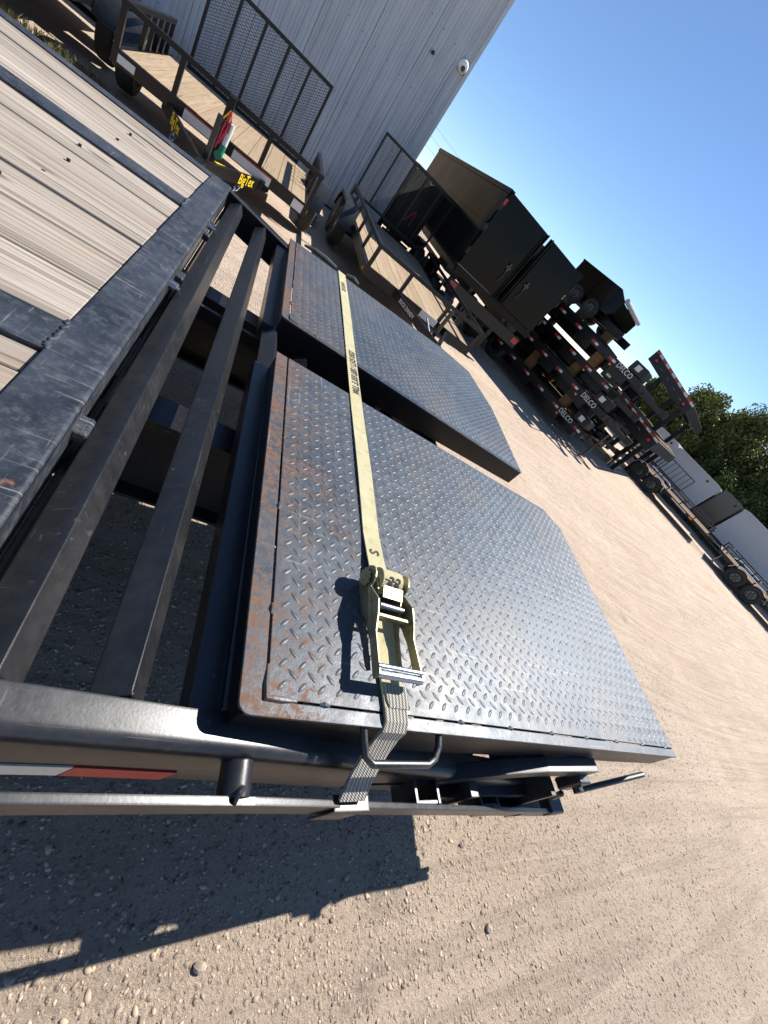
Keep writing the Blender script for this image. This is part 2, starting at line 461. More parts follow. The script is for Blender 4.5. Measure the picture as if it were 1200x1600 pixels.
def m_wall():
    t = NT('wall_metal')
    st = t.noise(1, 5, .6, t.map((6, 6, .35))); a = t.noise(1.2, 6, .6)
    c = t.mix(t.ramp(a, [(.3, 0.), (.7, 1.)]), (.42, .465, .51), (.50, .535, .57))  # blue cast of the skylight put into both base tones
    c = t.mix(t.ramp(st, [(.50, 0.), (.68, .5)]), c, (.33, .34, .34))
    sz_ = t.sep(); c = t.mix(t.math('MULTIPLY', t.ramp(sz_[2], [(.15, 1.), (.75, 0.)]), t.ramp(t.noise(3, 6, .7), [(.35, 0.), (.65, .8)])), c, (.20, .165, .12))
    return t.fin(c, .5, 0, t.bump(a, .05, .02), .4)
MT['wall'] = m_wall()
def m_leaf():
    t = NT('leaf')
    gi = t.n('ShaderNodeNewGeometry'); r = gi.outputs['Random Per Island']
    c = t.ramp(r, [(0., (.045, .066, .016)), (.5, (.095, .12, .03)), (.85, (.17, .185, .05)), (1., (.26, .24, .075))])
    t.fin(c, .6, 0, None, .3)
    tr = t.n('ShaderNodeBsdfTranslucent'); t.L(c, tr.inputs[0])
    mx = t.n('ShaderNodeMixShader'); mx.inputs[0].default_value = .3
    out = t.t.nodes['Material Output']; t.L(t.b.outputs[0], mx.inputs[1]); t.L(tr.outputs[0], mx.inputs[2]); t.L(mx.outputs[0], out.inputs[0])
    return t.m
MT['leaf'] = m_leaf()
MT['reflect_tan'] = paint('tan_for_reflection', (.13, .098, .058), .6, .2, (.2, .16, .1))  # tan chosen for the reflection it gives in the dump trailer's side
MT['bark'] = paint('bark', (.09, .065, .045), .9, .4, (.16, .13, .10))
MT['grass'] = paint('dry_grass', (.16, .15, .06), .8, .6, (.30, .25, .13))

# ------------------------------------------------------------------ the ground
def sstep(a, b, x): 
    t = np.clip((x - a) / (b - a), 0, 1); return t * t * (3 - 2 * t)
def ground_z(x, y):
    r = np.hypot(np.maximum(x, 0), np.maximum(y, 0))
    return 0.19 - 0.39 * sstep(2.6, 7.5, r)
xs = np.concatenate([np.linspace(-70, -4, 24), np.linspace(-3.7, 12, 60), np.linspace(13, 140, 40)])
ys = np.concatenate([np.linspace(-40, -3, 18), np.linspace(-2.7, 13, 60), np.linspace(14, 140, 40)])
GX, GY = np.meshgrid(xs, ys, indexing='ij')
GZ = ground_z(GX, GY)
V = np.stack([GX, GY, GZ], -1).reshape(-1, 3); ny = len(ys)
I = (np.arange(len(xs) - 1)[:, None] * ny + np.arange(ny - 1)[None, :]).ravel()
ground = np_mesh('ground', V, np.stack([I, I + ny, I + ny + 1, I + 1], 1), MT['ground'], smooth=True)
tag(ground, kind='structure')

# ------------------------------------------------------------------ flatbed trailer (foreground)
D = 0.88
trailer = thing('flatbed_trailer', 'black flatbed trailer with weathered plank deck, slatted dovetail and two folded tread plate ramps', 'trailer', (-1.0, 1.38, 0))
T = trailer
def tb(mb, name, mat, parent=None, **k): return mb.build(name, MT[mat], parent or T, world=True, **k)

pl = [.215, .33, .51, .685, .763, None, .868, 1.048, 1.225, 1.39, 1.556, 1.73, 1.905, None, 2.009, 2.185, 2.36, 2.53]
for i in range(len(pl) - 1):
    if pl[i] is None or pl[i + 1] is None: continue
    g = .0034 + rnd.random() * .0024
    dz = rnd.uniform(-.007, .003)
    tb(MB().bbox((-4.2, pl[i] + g, D - .04), (-.1985 - rnd.random() * .002, pl[i + 1] - g, D + dz), .003), 'plank', 'wood')
for y in (1.0, 1.14, 1.31, 1.46, 1.64, 1.81, 2.11, 2.28):
    x = -.47 + rnd.uniform(-.03, .03)
    tb(MB().tube([(x, y, D - .006), (x, y, D + .0022)], .0048, 8), 'deck_screw', 'deep')
# steel strips between the planks
for a, b in ((.763, .868), (1.905, 2.009)):
    tb(MB().bbox((-4.2, a + .001, D - .03), (-.197, b - .001, D + .001), .002), 'deck_strip', 'channel')
    mb = MB()
    for k in range(16):
        mb.tube([(-.2 + rnd.uniform(-.004, .004), a + (b - a) * k / 15, D + .0005), (-.196 + rnd.uniform(-.004, .004), a + (b - a) * (k + 1) / 15, D + .001)], .0045, 6)
    tb(mb, 'weld_bead', 'channel')
# rear deck channel
def rr(x0, x1, z0, z1, r, n=4):  # rounded on the +x top
    p = [(x0, z0), (x1, z0), (x1, z1 - r)] + [(x1 - r + r * math.cos(a), z1 - r + r * math.sin(a)) for a in [PI / 2 * k / n for k in range(1, n)]] + [(x1 - r, z1), (x0, z1)]
    return p
tb(MB().prism(rr(-.197, -.106, D - .008, D + .003, .006), .16, 2.602, 'y').prism(rr(-.114, -.106, D - .095, D - .003, .002), .165, 2.598, 'y').prism([(-.197, D - .095), (-.106, D - .095), (-.106, D - .087), (-.197, D - .087)], .165, 2.598, 'y'), 'deck_channel', 'channel')
# far side steel edge and side beams of the deck
tb(MB().b2((-4.2, 2.533, D - .12), (-.1985, 2.602, D + .001)), 'deck_edge', 'channel')
tb(MB().b2((-4.2, .155, D - .136), (-.115, .2125, D)), 'deck_edge', 'black_near')
# dovetail side beams : C channels following the slope
def dz(x):
    return D if x < -.11 else (D - .155 * (x + .11) if x < .3 else D - .155 * .41 - .2 * (x - .3))
def side_beam(yo, yi, name):
    mb = MB(); xs_ = [-.104, 0, .3, .7, 1.15]
    sgn = 1 if yi > yo else -1
    rr_ = .012
    for i in range(len(xs_) - 1):
        pass
    prof = [(yo + sgn * .0, -.136), (yo + sgn * .0, -rr_ - .006), (yo + sgn * .004, -.006), (yo + sgn * rr_, -.001), (yo + sgn * (rr_ + .006), 0), (yi, 0), (yi, -.008), (yo + sgn * .008, -.012), (yo + sgn * .008, -.128), (yi, -.128), (yi, -.136)]
    vs = []
    for x in xs_:
        for (y, h) in prof: vs.append((x, y, dz(x) + h))
    n = len(prof); fs = []
    for i in range(len(xs_) - 1):
        for k in range(n): fs.append((i * n + k, i * n + (k + 1) % n, (i + 1) * n + (k + 1) % n, (i + 1) * n + k))
    fs += [tuple(range(n))[::-1], tuple((len(xs_) - 1) * n + k for k in range(n))]
    mb.add(vs, fs)
    return tb(mb, name, 'black_near', smooth=True)
sb = side_beam(.158, .212, 'side_beam')
side_beam(2.602, 2.535, 'side_beam')
# reflective tape on the near side beam
def tape(x0, x1, sk, z0, z1, mat):
    vs = [(x0, .1555, dz(x0) + z0), (x1, .1555, dz(x1) + z0), (x1 + sk, .1555, dz(x1) + z1), (x0 + sk, .1555, dz(x0) + z1)]
    vs += [(a, .1577, c) for a, b, c in vs]
    return tb(MB().add(vs, [(0, 1, 2, 3), (7, 6, 5, 4), (0, 4, 5, 1), (1, 5, 6, 2), (2, 6, 7, 3), (3, 7, 4, 0)]), 'reflective_tape', mat, sb)
tape(-.40, .056, .012, -.131, -.092, 'tape_white'); tape(.058, .185, .012, -.131, -.092, 'tape_red'); 
# inverted angle slats
ny_ = (.2155, 2.53)
for k in range(8):
    x = -.04 + .1355 * k; z = dz(x) - .002
    o = [(x - .044, z - .029), (x, z), (x + .024, z - .047), (x + .020, z - .049), (x - .002, z - .007), (x - .042, z - .033)]
    sl_ = tb(MB().prism(o, ny_[0], ny_[1], 'y'), 'slat', 'black_near')
    for yy in (ny_[0] + .003, ny_[1] - .003):
        tb(MB().tube([(x - .04, yy, z - .03), (x, yy, z - .001), (x + .022, yy, z - .044)], .004, 6), 'weld_bead', 'black_near', sl_)
# small tabs and bolts between the channel and the first slat
for (y, yy) in ((.63, .05), (1.42, .05), (1.36, .02), (1.9, .03), (2.06, .02)):
    tb(MB().bbox((-.112, y, D - .060), (-.084, y + yy, D - .034), .004), 'weld_tab', 'channel')
for y in (1.33, 1.99):
    tb(MB().tube([(-.106, y, D - .03), (-.088, y, D - .03)], .011, 6).tube([(-.09, y, D - .03), (-.078, y, D - .031)], .006, 8), 'bolt', 'zinc')
# main beams and cross members
for y in (.97, 1.79):
    tb(MB().b2((-4.2, y - .055, .692), (1.2, y + .055, .702)).b2((-4.2, y - .055, .40), (1.2, y + .055, .41)).b2((-4.2, y - .005, .41), (1.2, y + .005, .692)), 'main_beam', 'black_near')
tb(MB().b2((-.3, 1.535, .735), (1.1, 1.552, .75)).b2((-.3, 1.535, .70), (1.1, 1.54, .735)), 'brace_bar', 'black_near')
for x in (-3.4, -2.8, -2.2, -1.6, -1.0, -.45):
    tb(MB().b2((x - .03, .21, .72), (x + .03, 2.53, .83)), 'cross_member', 'black')
tb(MB().b2((-.104, .215, .70), (-.096, 2.53, .785)), 'cross_member', 'black')
# rub rails
def rail(y0, y1, name):
    pth = [(-4.2, .862), (-.35, .862), (0, .852), (.29, .806), (.667, .718), (1.43, .543)]
    vs = []; fs = []
    for (x, z) in pth:
        vs += [(x, y0, z - .055), (x, y1, z - .055), (x, y1, z), (x, y0, z)]
    for i in range(len(pth) - 1):
        for k in range(4): fs.append((i * 4 + k, i * 4 + (k + 1) % 4, i * 4 + 4 + (k + 1) % 4, i * 4 + 4 + k))
    fs += [(3, 2, 1, 0), tuple(len(vs) - 4 + k for k in range(4))]
    return tb(MB().add(vs, fs), name, 'black_near')
def rz(x):
    px = [-4.2, -.35, 0, .29, .667, 1.486]; pz = [.862, .862, .852, .806, .718, .53]
    return float(np.interp(x, px, pz))
rail(.104, .1145, 'rub_rail'); rail(2.655, 2.6655, 'rub_rail')
# pipe spools and stake pockets
for x in (.262, -.42, -1.1, -1.8, -2.5):
    z = rz(x) - .012
    tb(MB().tube([(x, .159, z), (x, .1145, z - .004)], .0225, 20).tube([(x, .1165, z + .012), (x + .004, .1143, z + .014)], .012, 8), 'pipe_spool', 'black_near', smooth=True)
for x in (.72, .99):
    z = rz(x)
    tb(MB().b2((x - .035, .1145, z - .08), (x - .028, .158, z - .002)).b2((x + .028, .1145, z - .08), (x + .035, .158, z - .002)).b2((x - .028, .1147, z - .08), (x + .028, .1215, z - .004)), 'stake_pocket', 'black_near')
# ramp carrying arm at the tail
arm = [(.55, .66), (.73, .675), (.92, .765), (1.05, .80), (1.26, .813)]
vs = []; fs = []
for (x, z) in arm:
    h = .03 if x < .9 else .045
    vs += [(x, .155, z - h), (x, .188, z - h), (x, .188, z), (x, .155, z)]
for i in range(len(arm) - 1):
    for k in range(4): fs.append((i * 4 + k, i * 4 + (k + 1) % 4, i * 4 + 4 + (k + 1) % 4, i * 4 + 4 + k))
fs += [(3, 2, 1, 0), tuple(len(vs) - 4 + k for k in range(4))]
tb(MB().add(vs, fs), 'ramp_arm', 'black_near')
tb(MB().b2((1.15, .12, .55), (1.17, 2.6, .72)), 'tail_plate', 'black_near')
tb(MB().b2((.80, .135, rz(.8) - .075), (1.15, .18, rz(.8) - .045)).b2((.86, .125, .57), (.885, .158, .70)), 'tail_bracket', 'black_near')
lb = tb(MB().bbox((1.05, .112, .50), (1.30, .19, .575), .006), 'tail_light_box', 'black_near')
tb(MB().tube([(1.2, .112, .54), (1.2, .104, .54)], .026, 16), 'lens', 'redlens', lb)
tb(MB().tube([(1.36, .139, .672), (1.65, .165, .755)], .0085, 10), 'release_rod', 'black_near')
tb(MB().bbox((1.215, .135, .70), (1.27, .165, .775), .004).tube([(1.24, .165, .745), (1.24, .12, .745)], .014, 8).tube([(1.245, .13, .69), (1.275, .13, .64)], .008, 8), 'latch', 'black_near')
tb(MB().bbox((1.36, .10, rz(1.38) - .03), (1.432, .155, rz(1.38) + .012), .005), 'tail_latch', 'black_near')
# wheels under the deck, out of frame
def wheel_parts(parent, c, r, wd, axis='x', mt='rubber', world=True, out=1):
    ty = MB().lathe([(-wd / 2, r * .62), (-wd / 2, r * .9), (-wd / 2 + wd * .12, r * .985), (-wd * .2, r), (wd * .2, r), (wd / 2 - wd * .12, r * .985), (wd / 2, r * .9), (wd / 2, r * .62)], c, axis, 28)
    wh = ty.build('tyre', MT[mt], parent, world=world, smooth=True)
    rm = MB().lathe([(-wd / 2 * .96, r * .64), (-wd * .36, r * .58), (-wd * .25, r * .5), (-wd * .3, r * .22), (-wd * .42, r * .2), (-wd * .44, .001)], c, axis, 20)
    rm.lathe([(wd / 2 * .96, r * .64), (wd * .36, r * .58), (wd * .25, r * .5), (wd * .3, r * .22), (wd * .42, r * .2), (wd * .44, .001)], c, axis, 20)
    rim = rm.build('rim', MT['rim'], wh, world=world, smooth=True)
    nb = MB()
    for k in range(6):
        a = k * PI / 3; 
        for sgn in (-1, 1):
            q = {'x': lambda h: (c[0] + h, c[1] + r * .33 * math.cos(a), c[2] + r * .33 * math.sin(a)), 'y': lambda h: (c[0] + r * .33 * math.cos(a), c[1] + h, c[2] + r * .33 * math.sin(a))}[axis]
            nb.tube([q(sgn * wd * .26), q(sgn * wd * .34)], r * .035, 6)
    nb.build('lug_nuts', MT['zinc'], wh, world=world)
    return wh
for x in (-2.9, -2.0):
    tb(MB().tube([(x, .4, .53), (x, 2.36, .53)], .05, 10), 'axle', 'black')
    for y in (.45, 2.31): wheel_parts(T, (x, y, .53), .30, .24, 'y')

# ---------------- ramps
def inset_line(p, q, d):
    p = np.array(p); q = np.array(q); t = (q - p) / np.linalg.norm(q - p); nrm = np.array([-t[1], t[0]])
    return p + nrm * d, t
def poly_inset(poly, ds):
    n = len(poly); out = []
    for i in range(n):
        p0, t0 = inset_line(poly[i - 1], poly[i], ds[i - 1]); p1, t1 = inset_line(poly[i], poly[(i + 1) % n], ds[i])
        A = np.array([t0, -t1]).T
        s_ = np.linalg.solve(A, p1 - p0); out.append(tuple(p0 + t0 * s_[0]))
    return out
def inside(poly, P, marg):
    ok = np.ones(len(P), bool); n = len(poly)
    for i in range(n):
        p = np.array(poly[i]); q = np.array(poly[(i + 1) % n]); t = (q - p) / np.linalg.norm(q - p)
        ok &= ((P - p) @ np.array([-t[1], t[0]])) > marg
    return ok
def lug_template():
    L, W, Hh = .0122, .0044, .0014
    prof = []
    nseg = 10
    for k in range(nseg):
        a = 2 * PI * k / nseg
        prof.append((L * math.cos(a), W * math.sin(a) * (1 - .25 * abs(math.cos(a)) ** 3)))
    v = [(x, y, 0) for x, y in prof] + [(x * .72, y * .62, Hh * .8) for x, y in prof] + [(0, 0, Hh)]
    f = []
    for k in range(nseg):
        j = (k + 1) % nseg
        f += [(k, j, nseg + j), (k, nseg + j, nseg + k), (nseg + k, nseg + j, 2 * nseg)]
    return np.array(v), np.array(f)
LV, LF = lug_template()
def ramp(poly, gi, label):
    """poly ccw in xy at the tread plane, gi = (front, near) border widths"""
    n = len(poly)
    # sides : edge 0 = near side (front->tail), last edge = front
    low = poly_inset(poly, [.002 if i < n - 1 else .004 for i in range(n)])
    body = MB()
    # deep perimeter walls tapering toward the tail
    def zb(x): return D - .125 + .04 * max(0, (x - 1.1)) / .55
    inn = poly_inset(poly, [.012] * n)
    vs = []; fs = []
    for ring, zf in ((low, lambda x: D - .004), (low, zb), (inn, zb), (inn, lambda x: D - .006)):
        vs += [(x, y, zf(x)) for x, y in ring]
    for a in range(3):
        for i in range(n): fs.append((a * n + i, a * n + (i + 1) % n, (a + 1) * n + (i + 1) % n, (a + 1) * n + i))
    body.add(vs, fs)
    ymid = [p[1] for p in poly]; y0, y1 = min(ymid) + .03, max(ymid) - .09
    for x in (.45, .75, 1.05, 1.35):
        body.b2((x - .02, y0 + .02, D - .10), (x + .02, y1, D - .007))
    r = tb(body, 'ramp', 'black'); tag(r, label)
    ds = [gi[1]] + [.0005] * (n - 2) + [gi[0]]
    plate = poly_inset(poly, [ds[0] + .004] + [.0] * (n - 2) + [ds[-1] + .005])
    tb(MB().prism(plate, D - .0055, D, 'z'), 'tread_plate', 'tread', r)
    # border angle on the near and front edges
    bi = poly_inset(poly, ds)
    P0, P1, PF = poly[0], poly[1], poly[-1]
    rc = .018
    c0 = [(P0[0] + rc * (1 - math.cos(a)), P0[1] + rc * (1 - math.sin(a))) for a in [PI / 2 * k / 4 for k in range(5)]]
    bord = c0 + [P1, (P1[0], bi[1][1]), bi[0], (bi[-1][0], PF[1]), PF]
    tb(MB().prism(bord, D - .0065, D - .0006, 'z'), 'border_angle', 'tread', r)
    # raised lugs
    pt = .0345
    gx = np.arange(.2, 1.8, pt); gy = np.arange(min(ymid) - .03, max(ymid) + .05, pt)
    X, Y = np.meshgrid(gx, gy); c1 = np.stack([X.ravel(), Y.ravel()], 1); c2 = c1 + [pt / 2, -pt / 2]
    Vs = []; Fs = []; b = 0
    for cc, ang in ((c1, -PI / 4), (c2, PI / 4)):
        cc = cc[inside(plate, cc, .011)]
        k = len(cc); ca, sa = math.cos(ang), math.sin(ang)
        R = np.array([[ca, -sa, 0], [sa, ca, 0], [0, 0, 1]])
        lv = LV @ R.T
        v = lv[None] + np.concatenate([cc, np.full((k, 1), D - .0002)], 1)[:, None]
        f = LF[None] + (np.arange(k) * len(LV))[:, None, None] + b
        Vs.append(v.reshape(-1, 3)); Fs.append(f.reshape(-1, 3)); b += k * len(LV)
    lug = np_mesh('tread_lugs', np.concatenate(Vs) - wloc(T), np.concatenate(Fs), MT['tread'], r, smooth=True)
    tag(lug, kind='stuff')
    # weld tacks bridging the groove
    for i, x in enumerate(np.arange(.36, 1.6, .155)):
        t_ = (x - P0[0]) / (P1[0] - P0[0]); yy = P0[1] + (P1[1] - P0[1]) * t_ + ds[0] + .002
        tb(MB().tube([(x - .009, yy, D - .002), (x, yy + .001, D), (x + .009, yy, D - .002)], [.003, .005, .003], 6), 'weld_tack', 'tread', r, smooth=True)
    for yy in np.arange(P0[1] + .17, PF[1] - .05, .24):
        x = P0[0] + ds[-1] + .002
        tb(MB().tube([(x, yy - .01, D - .002), (x + .001, yy, D), (x, yy + .01, D - .002)], [.003, .0055, .003], 6), 'weld_tack', 'tread', r, smooth=True)
    x, yy = P0[0] + ds[-1] + .003, P0[1] + ds[0] + .003
    tb(MB().tube([(x, yy + .05, D - .002), (x - .001, yy + .02, D), (x, yy, D), (x + .025, yy - .001, D), (x + .05, yy, D - .002)], [.003, .005, .006, .005, .003], 6), 'weld_tack', 'tread', r, smooth=True)
    return r
near_ramp = ramp([(.223, .195), (1.655, .185), (1.728, 1.17), (1.645, 1.262), (.218, 1.25)], (.036, .022), 'tread plate ramp nearer the ground shadow, with rusty front corner and pull handle')
far_ramp = ramp([(.22, 1.525), (1.617, 1.515), (1.692, 2.2), (1.632, 2.62), (1.38, 2.68), (.22, 2.535)], (.03, .012), 'tread plate ramp on the far side of the gap')
tb(MB().tube([(.442, .20, .868), (.444, .178, .863), (.448, .156, .858), (.462, .146, .856), (.585, .148, .856), (.602, .157, .858), (.612, .175, .863), (.616, .20, .868)], .0065, 10), 'pull_handle', 'black_near', near_ramp, smooth=True)
tb(MB().bbox((1.20, .19, D - .085), (1.29, .24, D - .04), .004), 'step_socket', 'black_near', near_ramp)
# hinge tube under the front edge of the ramps
for (a, b) in ((.20, 1.24), (1.54, 2.52)):
    tb(MB().b2((.175, a, D - .115), (.222, b, D - .06)), 'hinge_tube', 'black_near')

# ------------------------------------------------------------------ ratchet strap
S = thing('ratchet_strap', 'yellow webbing ratchet strap stretched across both ramps', 'strap', (.52, 1.4, D))
def sbk(mb, name, mat, parent=None, **k): return mb.build(name, MT[mat], parent or S, world=True, **k)
def ribbon(path, wd, th, xdir=(1, 0, 0)):
    """path of centre points, ribbon across xdir"""
    mb = MB(); P = [Vector(p) for p in path]; vs = []
    for i, p in enumerate(P):
        t = (P[min(i + 1, len(P) - 1)] - P[max(i - 1, 0)]).normalized(); xd = Vector(xdir).normalized(); nn = xd.cross(t).normalized()
        if nn.z < 0 and abs(nn.z) > .2: nn = -nn
        wv = wd * (1 + .0 * i)
        for a, b in ((-1, -1), (1, -1), (1, 1), (-1, 1)): vs.append(p + xd * (a * wv / 2) + nn * (b * th / 2))
    fs = []
    for i in range(len(P) - 1):
        for k in range(4): fs.append((i * 4 + k, i * 4 + (k + 1) % 4, i * 4 + 4 + (k + 1) % 4, i * 4 + 4 + k))
    fs += [(3, 2, 1, 0), tuple(len(vs) - 4 + k for k in range(4))]
    return mb.add(vs, fs)
zs = D + .0045
main = [(.496, .50, D + .016), (.498, .56, zs + .004)] + [(.498 + (y - .56) * .0215, y, zs + .0015 * math.sin(y * 9)) for y in np.arange(.62, 1.24, .06)] + [(.5155, 1.39, zs - .001)] + [(.498 + (y - .56) * .0215, y, zs + .001 * math.sin(y * 7)) for y in np.arange(1.53, 2.56, .08)] + [(.541, 2.60, zs), (.542, 2.625, D - .012), (.542, 2.66, .80)]
web = sbk(ribbon(main, .048, .003), 'webbing', 'strap')
text('lettering', 'WLL 3,333 LBS / 1,515 KGS', .040, MT['letter'], web, (.022, 1, 0), (-1, .022, 0), (.522, 1.435, zs + .0024), bold=.0005, ext=.0003, narrow=.72)
text('lettering', 'S', .036, MT['letter'], web, (.0, 1, 0), (-1, 0, 0), (.498, .562, zs + .0066), bold=.0008, ext=.0003)
text('lettering', 'TIE DOWN', .034, MT['letter'], web, (.022, 1, 0), (-1, .022, 0), (.537, 2.36, zs + .0024), bold=.0, ext=.0003, narrow=.8)
# ratchet
XL, XR = .447, .533
def plate(x, th, pts, name, mat='yzinc', bev=0): return sbk(MB().prism(pts, x - th / 2, x + th / 2, 'x'), name, mat)
rc = [(.462 + .024 * math.cos(a), D + .040 + .026 * math.sin(a)) for a in np.linspace(-.4, PI * .95, 9)]
prof = [(.47, D + .006)] + rc + [(.40, D + .062), (.372, D + .058), (.34, D + .048), (.262, D + .052), (.256, D + .044), (.258, D + .032), (.34, D + .028), (.375, D + .02), (.40, D + .006)]
for x, fl in ((XL, -1), (XR, 1)):
    pr = prof
    vs = []; fs = []
    n = len(pr)
    mb = MB()
    for dx in (-.0016, .0016):
        for (y, z) in pr:
            spread = -.010 * max(0, (.40 - y) / .14) if fl < 0 else .002 * max(0, (.40 - y) / .14)
            vs.append((x + dx + spread, y, z))
    fs = [tuple(range(n))[::-1], tuple(range(n, 2 * n))] + [(i, (i + 1) % n, n + (i + 1) % n, n + i) for i in range(n)]
    sbk(mb.add(vs, fs), 'handle_plate', 'yzinc')
for x in (.462, .520):
    plate(x, .003, [(.29, D + .005), (.48, D + .005), (.484, D + .03), (.46, D + .05), (.42, D + .045), (.36, D + .022), (.29, D + .016)], 'frame_plate')
sbk(MB().tube([(.436, .262, D + .045), (.536, .262, D + .045)], .0068, 12).tube([(.436, .274, D + .049), (.536, .274, D + .049)], .0052, 12), 'handle_grip', 'zinc', smooth=True)
sbk(MB().lathe([(.4655, .004), (.4655, .026), (.5165, .026), (.5165, .004)], (0, .462, D + .040), 'x', 24), 'wound_webbing', 'strap', smooth=True)
for sx in (.440, .5385):
    gear = [(.462 + (.0205 if k % 2 else .0155) * math.cos(k * PI / 11 + (.1 if k % 2 else 0)), D + .036 + (.0205 if k % 2 else .0155) * math.sin(k * PI / 11 + (.1 if k % 2 else 0))) for k in range(22)]
    sbk(MB().prism(gear, sx - .0022, sx + .0022, 'x').tube([(sx - .005, .462, D + .036), (sx + .005, .462, D + .036)], .006, 8), 'ratchet_gear', 'yzinc')
text('lettering', '33', .034, MT['letter'], S, (1, 0, 0), (0, .55, .6), (.491, .444, D + .0612), bold=.001, ext=.0003)
sbk(MB().prism([(.414, D + .052), (.437, D + .060), (.438, D + .058), (.415, D + .050)], .466, .516, 'x'), 'release_plate', 'yzinc')
sbk(MB().tube([(.462, .400, D + .044), (.520, .400, D + .044)], .006, 10), 'spindle', 'zinc', smooth=True)
sbk(MB().b2((.450, .372, D + .040), (.530, .378, D + .050)), 'release_bar', 'yzinc')
sbk(MB().tube([(.458, .425, D + .02), (.458, .395, D + .012), (.456, .37, D + .016)], .0025, 6), 'spring', 'zinc')
# fixed end webbing running over the ramp edge to the rub rail
tail = [(.494, .40, D + .012), (.496, .34, D + .007), (.498, .28, D + .0055), (.500, .225, D + .005), (.500, .203, D + .004), (.498, .190, D - .004), (.494, .184, D - .022), (.487, .165, D - .05), (.478, .135, D - .085), (.474, .112, D - .105)]
tw = sbk(ribbon(tail[:5], .048, .005), 'short_webbing', 'strap')
sbk(ribbon(tail[3:], .050, .006), 'worn_webbing', 'strap_worn')
sbk(ribbon([(.503, .262, D + .0105), (.504, .236, D + .0095), (.508, .224, D + .008)], .048, .004), 'stitched_fold', 'strap_worn')
hz = rz(.48)
hk = MB().add([(.445, .0985, hz - .015), (.515, .0985, hz - .02), (.498, .0975, hz - .062), (.430, .0975, hz - .050), (.445, .1015, hz - .015), (.515, .1015, hz - .02), (.498, .1015, hz - .062), (.430, .1015, hz - .050)], [(0, 1, 2, 3), (7, 6, 5, 4), (0, 4, 5, 1), (1, 5, 6, 2), (2, 6, 7, 3), (3, 7, 4, 0)])
hk.b2((.445, .0985, hz + .0025), (.515, .122, hz + .0055)).b2((.446, .0988, hz - .02), (.514, .1012, hz + .003))
sbk(hk, 'flat_hook', 'black_near')

ep = MB().tube([(.30, 2.575, D + .006), (.36, 2.588, D + .014), (.43, 2.598, D + .012), (.50, 2.606, D + .004)], [.006, .013, .015, .012], 8).tube([(.57, 2.618, D + .004), (.62, 2.625, D + .012), (.66, 2.63, D + .004)], [.012, .015, .008], 8)
tag(ep.build('edge_guard', MT['rubber'], None), 'dark rubber edge guard under the strap on the far ramp edge', 'edge guard')

# ------------------------------------------------------------------ loose gravel near the camera
def pebbles():
    N = 60000
    pts = []
    r = nrng.random((N * 6, 2)); x = -.6 + r[:, 0] * 6.5; y = -.9 + r[:, 1] * 6.5
    d = np.hypot(x - .4, y)
    keep = nrng.random(len(x)) < np.clip(1.2 / (.4 + d), 0, 1)
    x, y = x[keep][:N], y[keep][:N]
    n = len(x)
    sz = np.exp(nrng.normal(math.log(.0025), .45, n)); sz = np.clip(sz, .0012, .0075)
    t = (1 + 5 ** .5) / 2
    iv = np.array([(-1, t, 0), (1, t, 0), (-1, -t, 0), (1, -t, 0), (0, -1, t), (0, 1, t), (0, -1, -t), (0, 1, -t), (t, 0, -1), (t, 0, 1), (-t, 0, -1), (-t, 0, 1)]) / 1.9
    fv = np.array([(0, 11, 5), (0, 5, 1), (0, 1, 7), (0, 7, 10), (0, 10, 11), (1, 5, 9), (5, 11, 4), (11, 10, 2), (10, 7, 6), (7, 1, 8), (3, 9, 4), (3, 4, 2), (3, 2, 6), (3, 6, 8), (3, 8, 9), (4, 9, 5), (2, 4, 11), (6, 2, 10), (8, 6, 7), (9, 8, 1)])
    jit = 1 + nrng.normal(0, .18, (n, 12, 1))
    a = nrng.random(n) * 6.28
    sc3 = np.stack([1 + nrng.random(n) * .7, .8 + nrng.random(n) * .3, .45 + nrng.random(n) * .35], 1)
    v = iv[None] * jit * sc3[:, None] * sz[:, None, None]
    c, s_ = np.cos(a)[:, None], np.sin(a)[:, None]
    vx = v[..., 0] * c - v[..., 1] * s_; vy = v[..., 0] * s_ + v[..., 1] * c
    v = np.stack([vx + x[:, None], vy + y[:, None], v[..., 2] + ground_z(x, y)[:, None] - (sz * .10)[:, None]], -1)
    f = fv[None] + (np.arange(n) * 12)[:, None, None]
    o = np_mesh('gravel', v.reshape(-1, 3), f.reshape(-1, 3), MT['stone'], smooth=True)
    tag(o, 'loose tan gravel and pebbles scattered over the yard', 'gravel', kind='stuff')
pebbles()
def stone(x, y, r, lab):
    mb = MB(); rg = random.Random(int(x * 100))
    import bmesh
    bm = bmesh.new(); bmesh.ops.create_icosphere(bm, subdivisions=2, radius=r)
    for v in bm.verts: v.co = Vector((v.co.x * 1.2, v.co.y, v.co.z * .7)) * (1 + rg.uniform(-.14, .14))
    bm.verts.index_update()
    mb.add([v.co for v in bm.verts], [[q.index for q in f.verts] for f in bm.faces]); bm.free()
    o = mb.build('stone', MT['stone']); o.location = (x, y, float(ground_z(x, y)) + r * .45); tag(o, lab, 'stone')
stone(.47, -.075, .011, 'pale loose stone at the edge of the trailer shadow')
stone(1.38, -.137, .011, 'dark stone on the sunny gravel near the bottom edge')

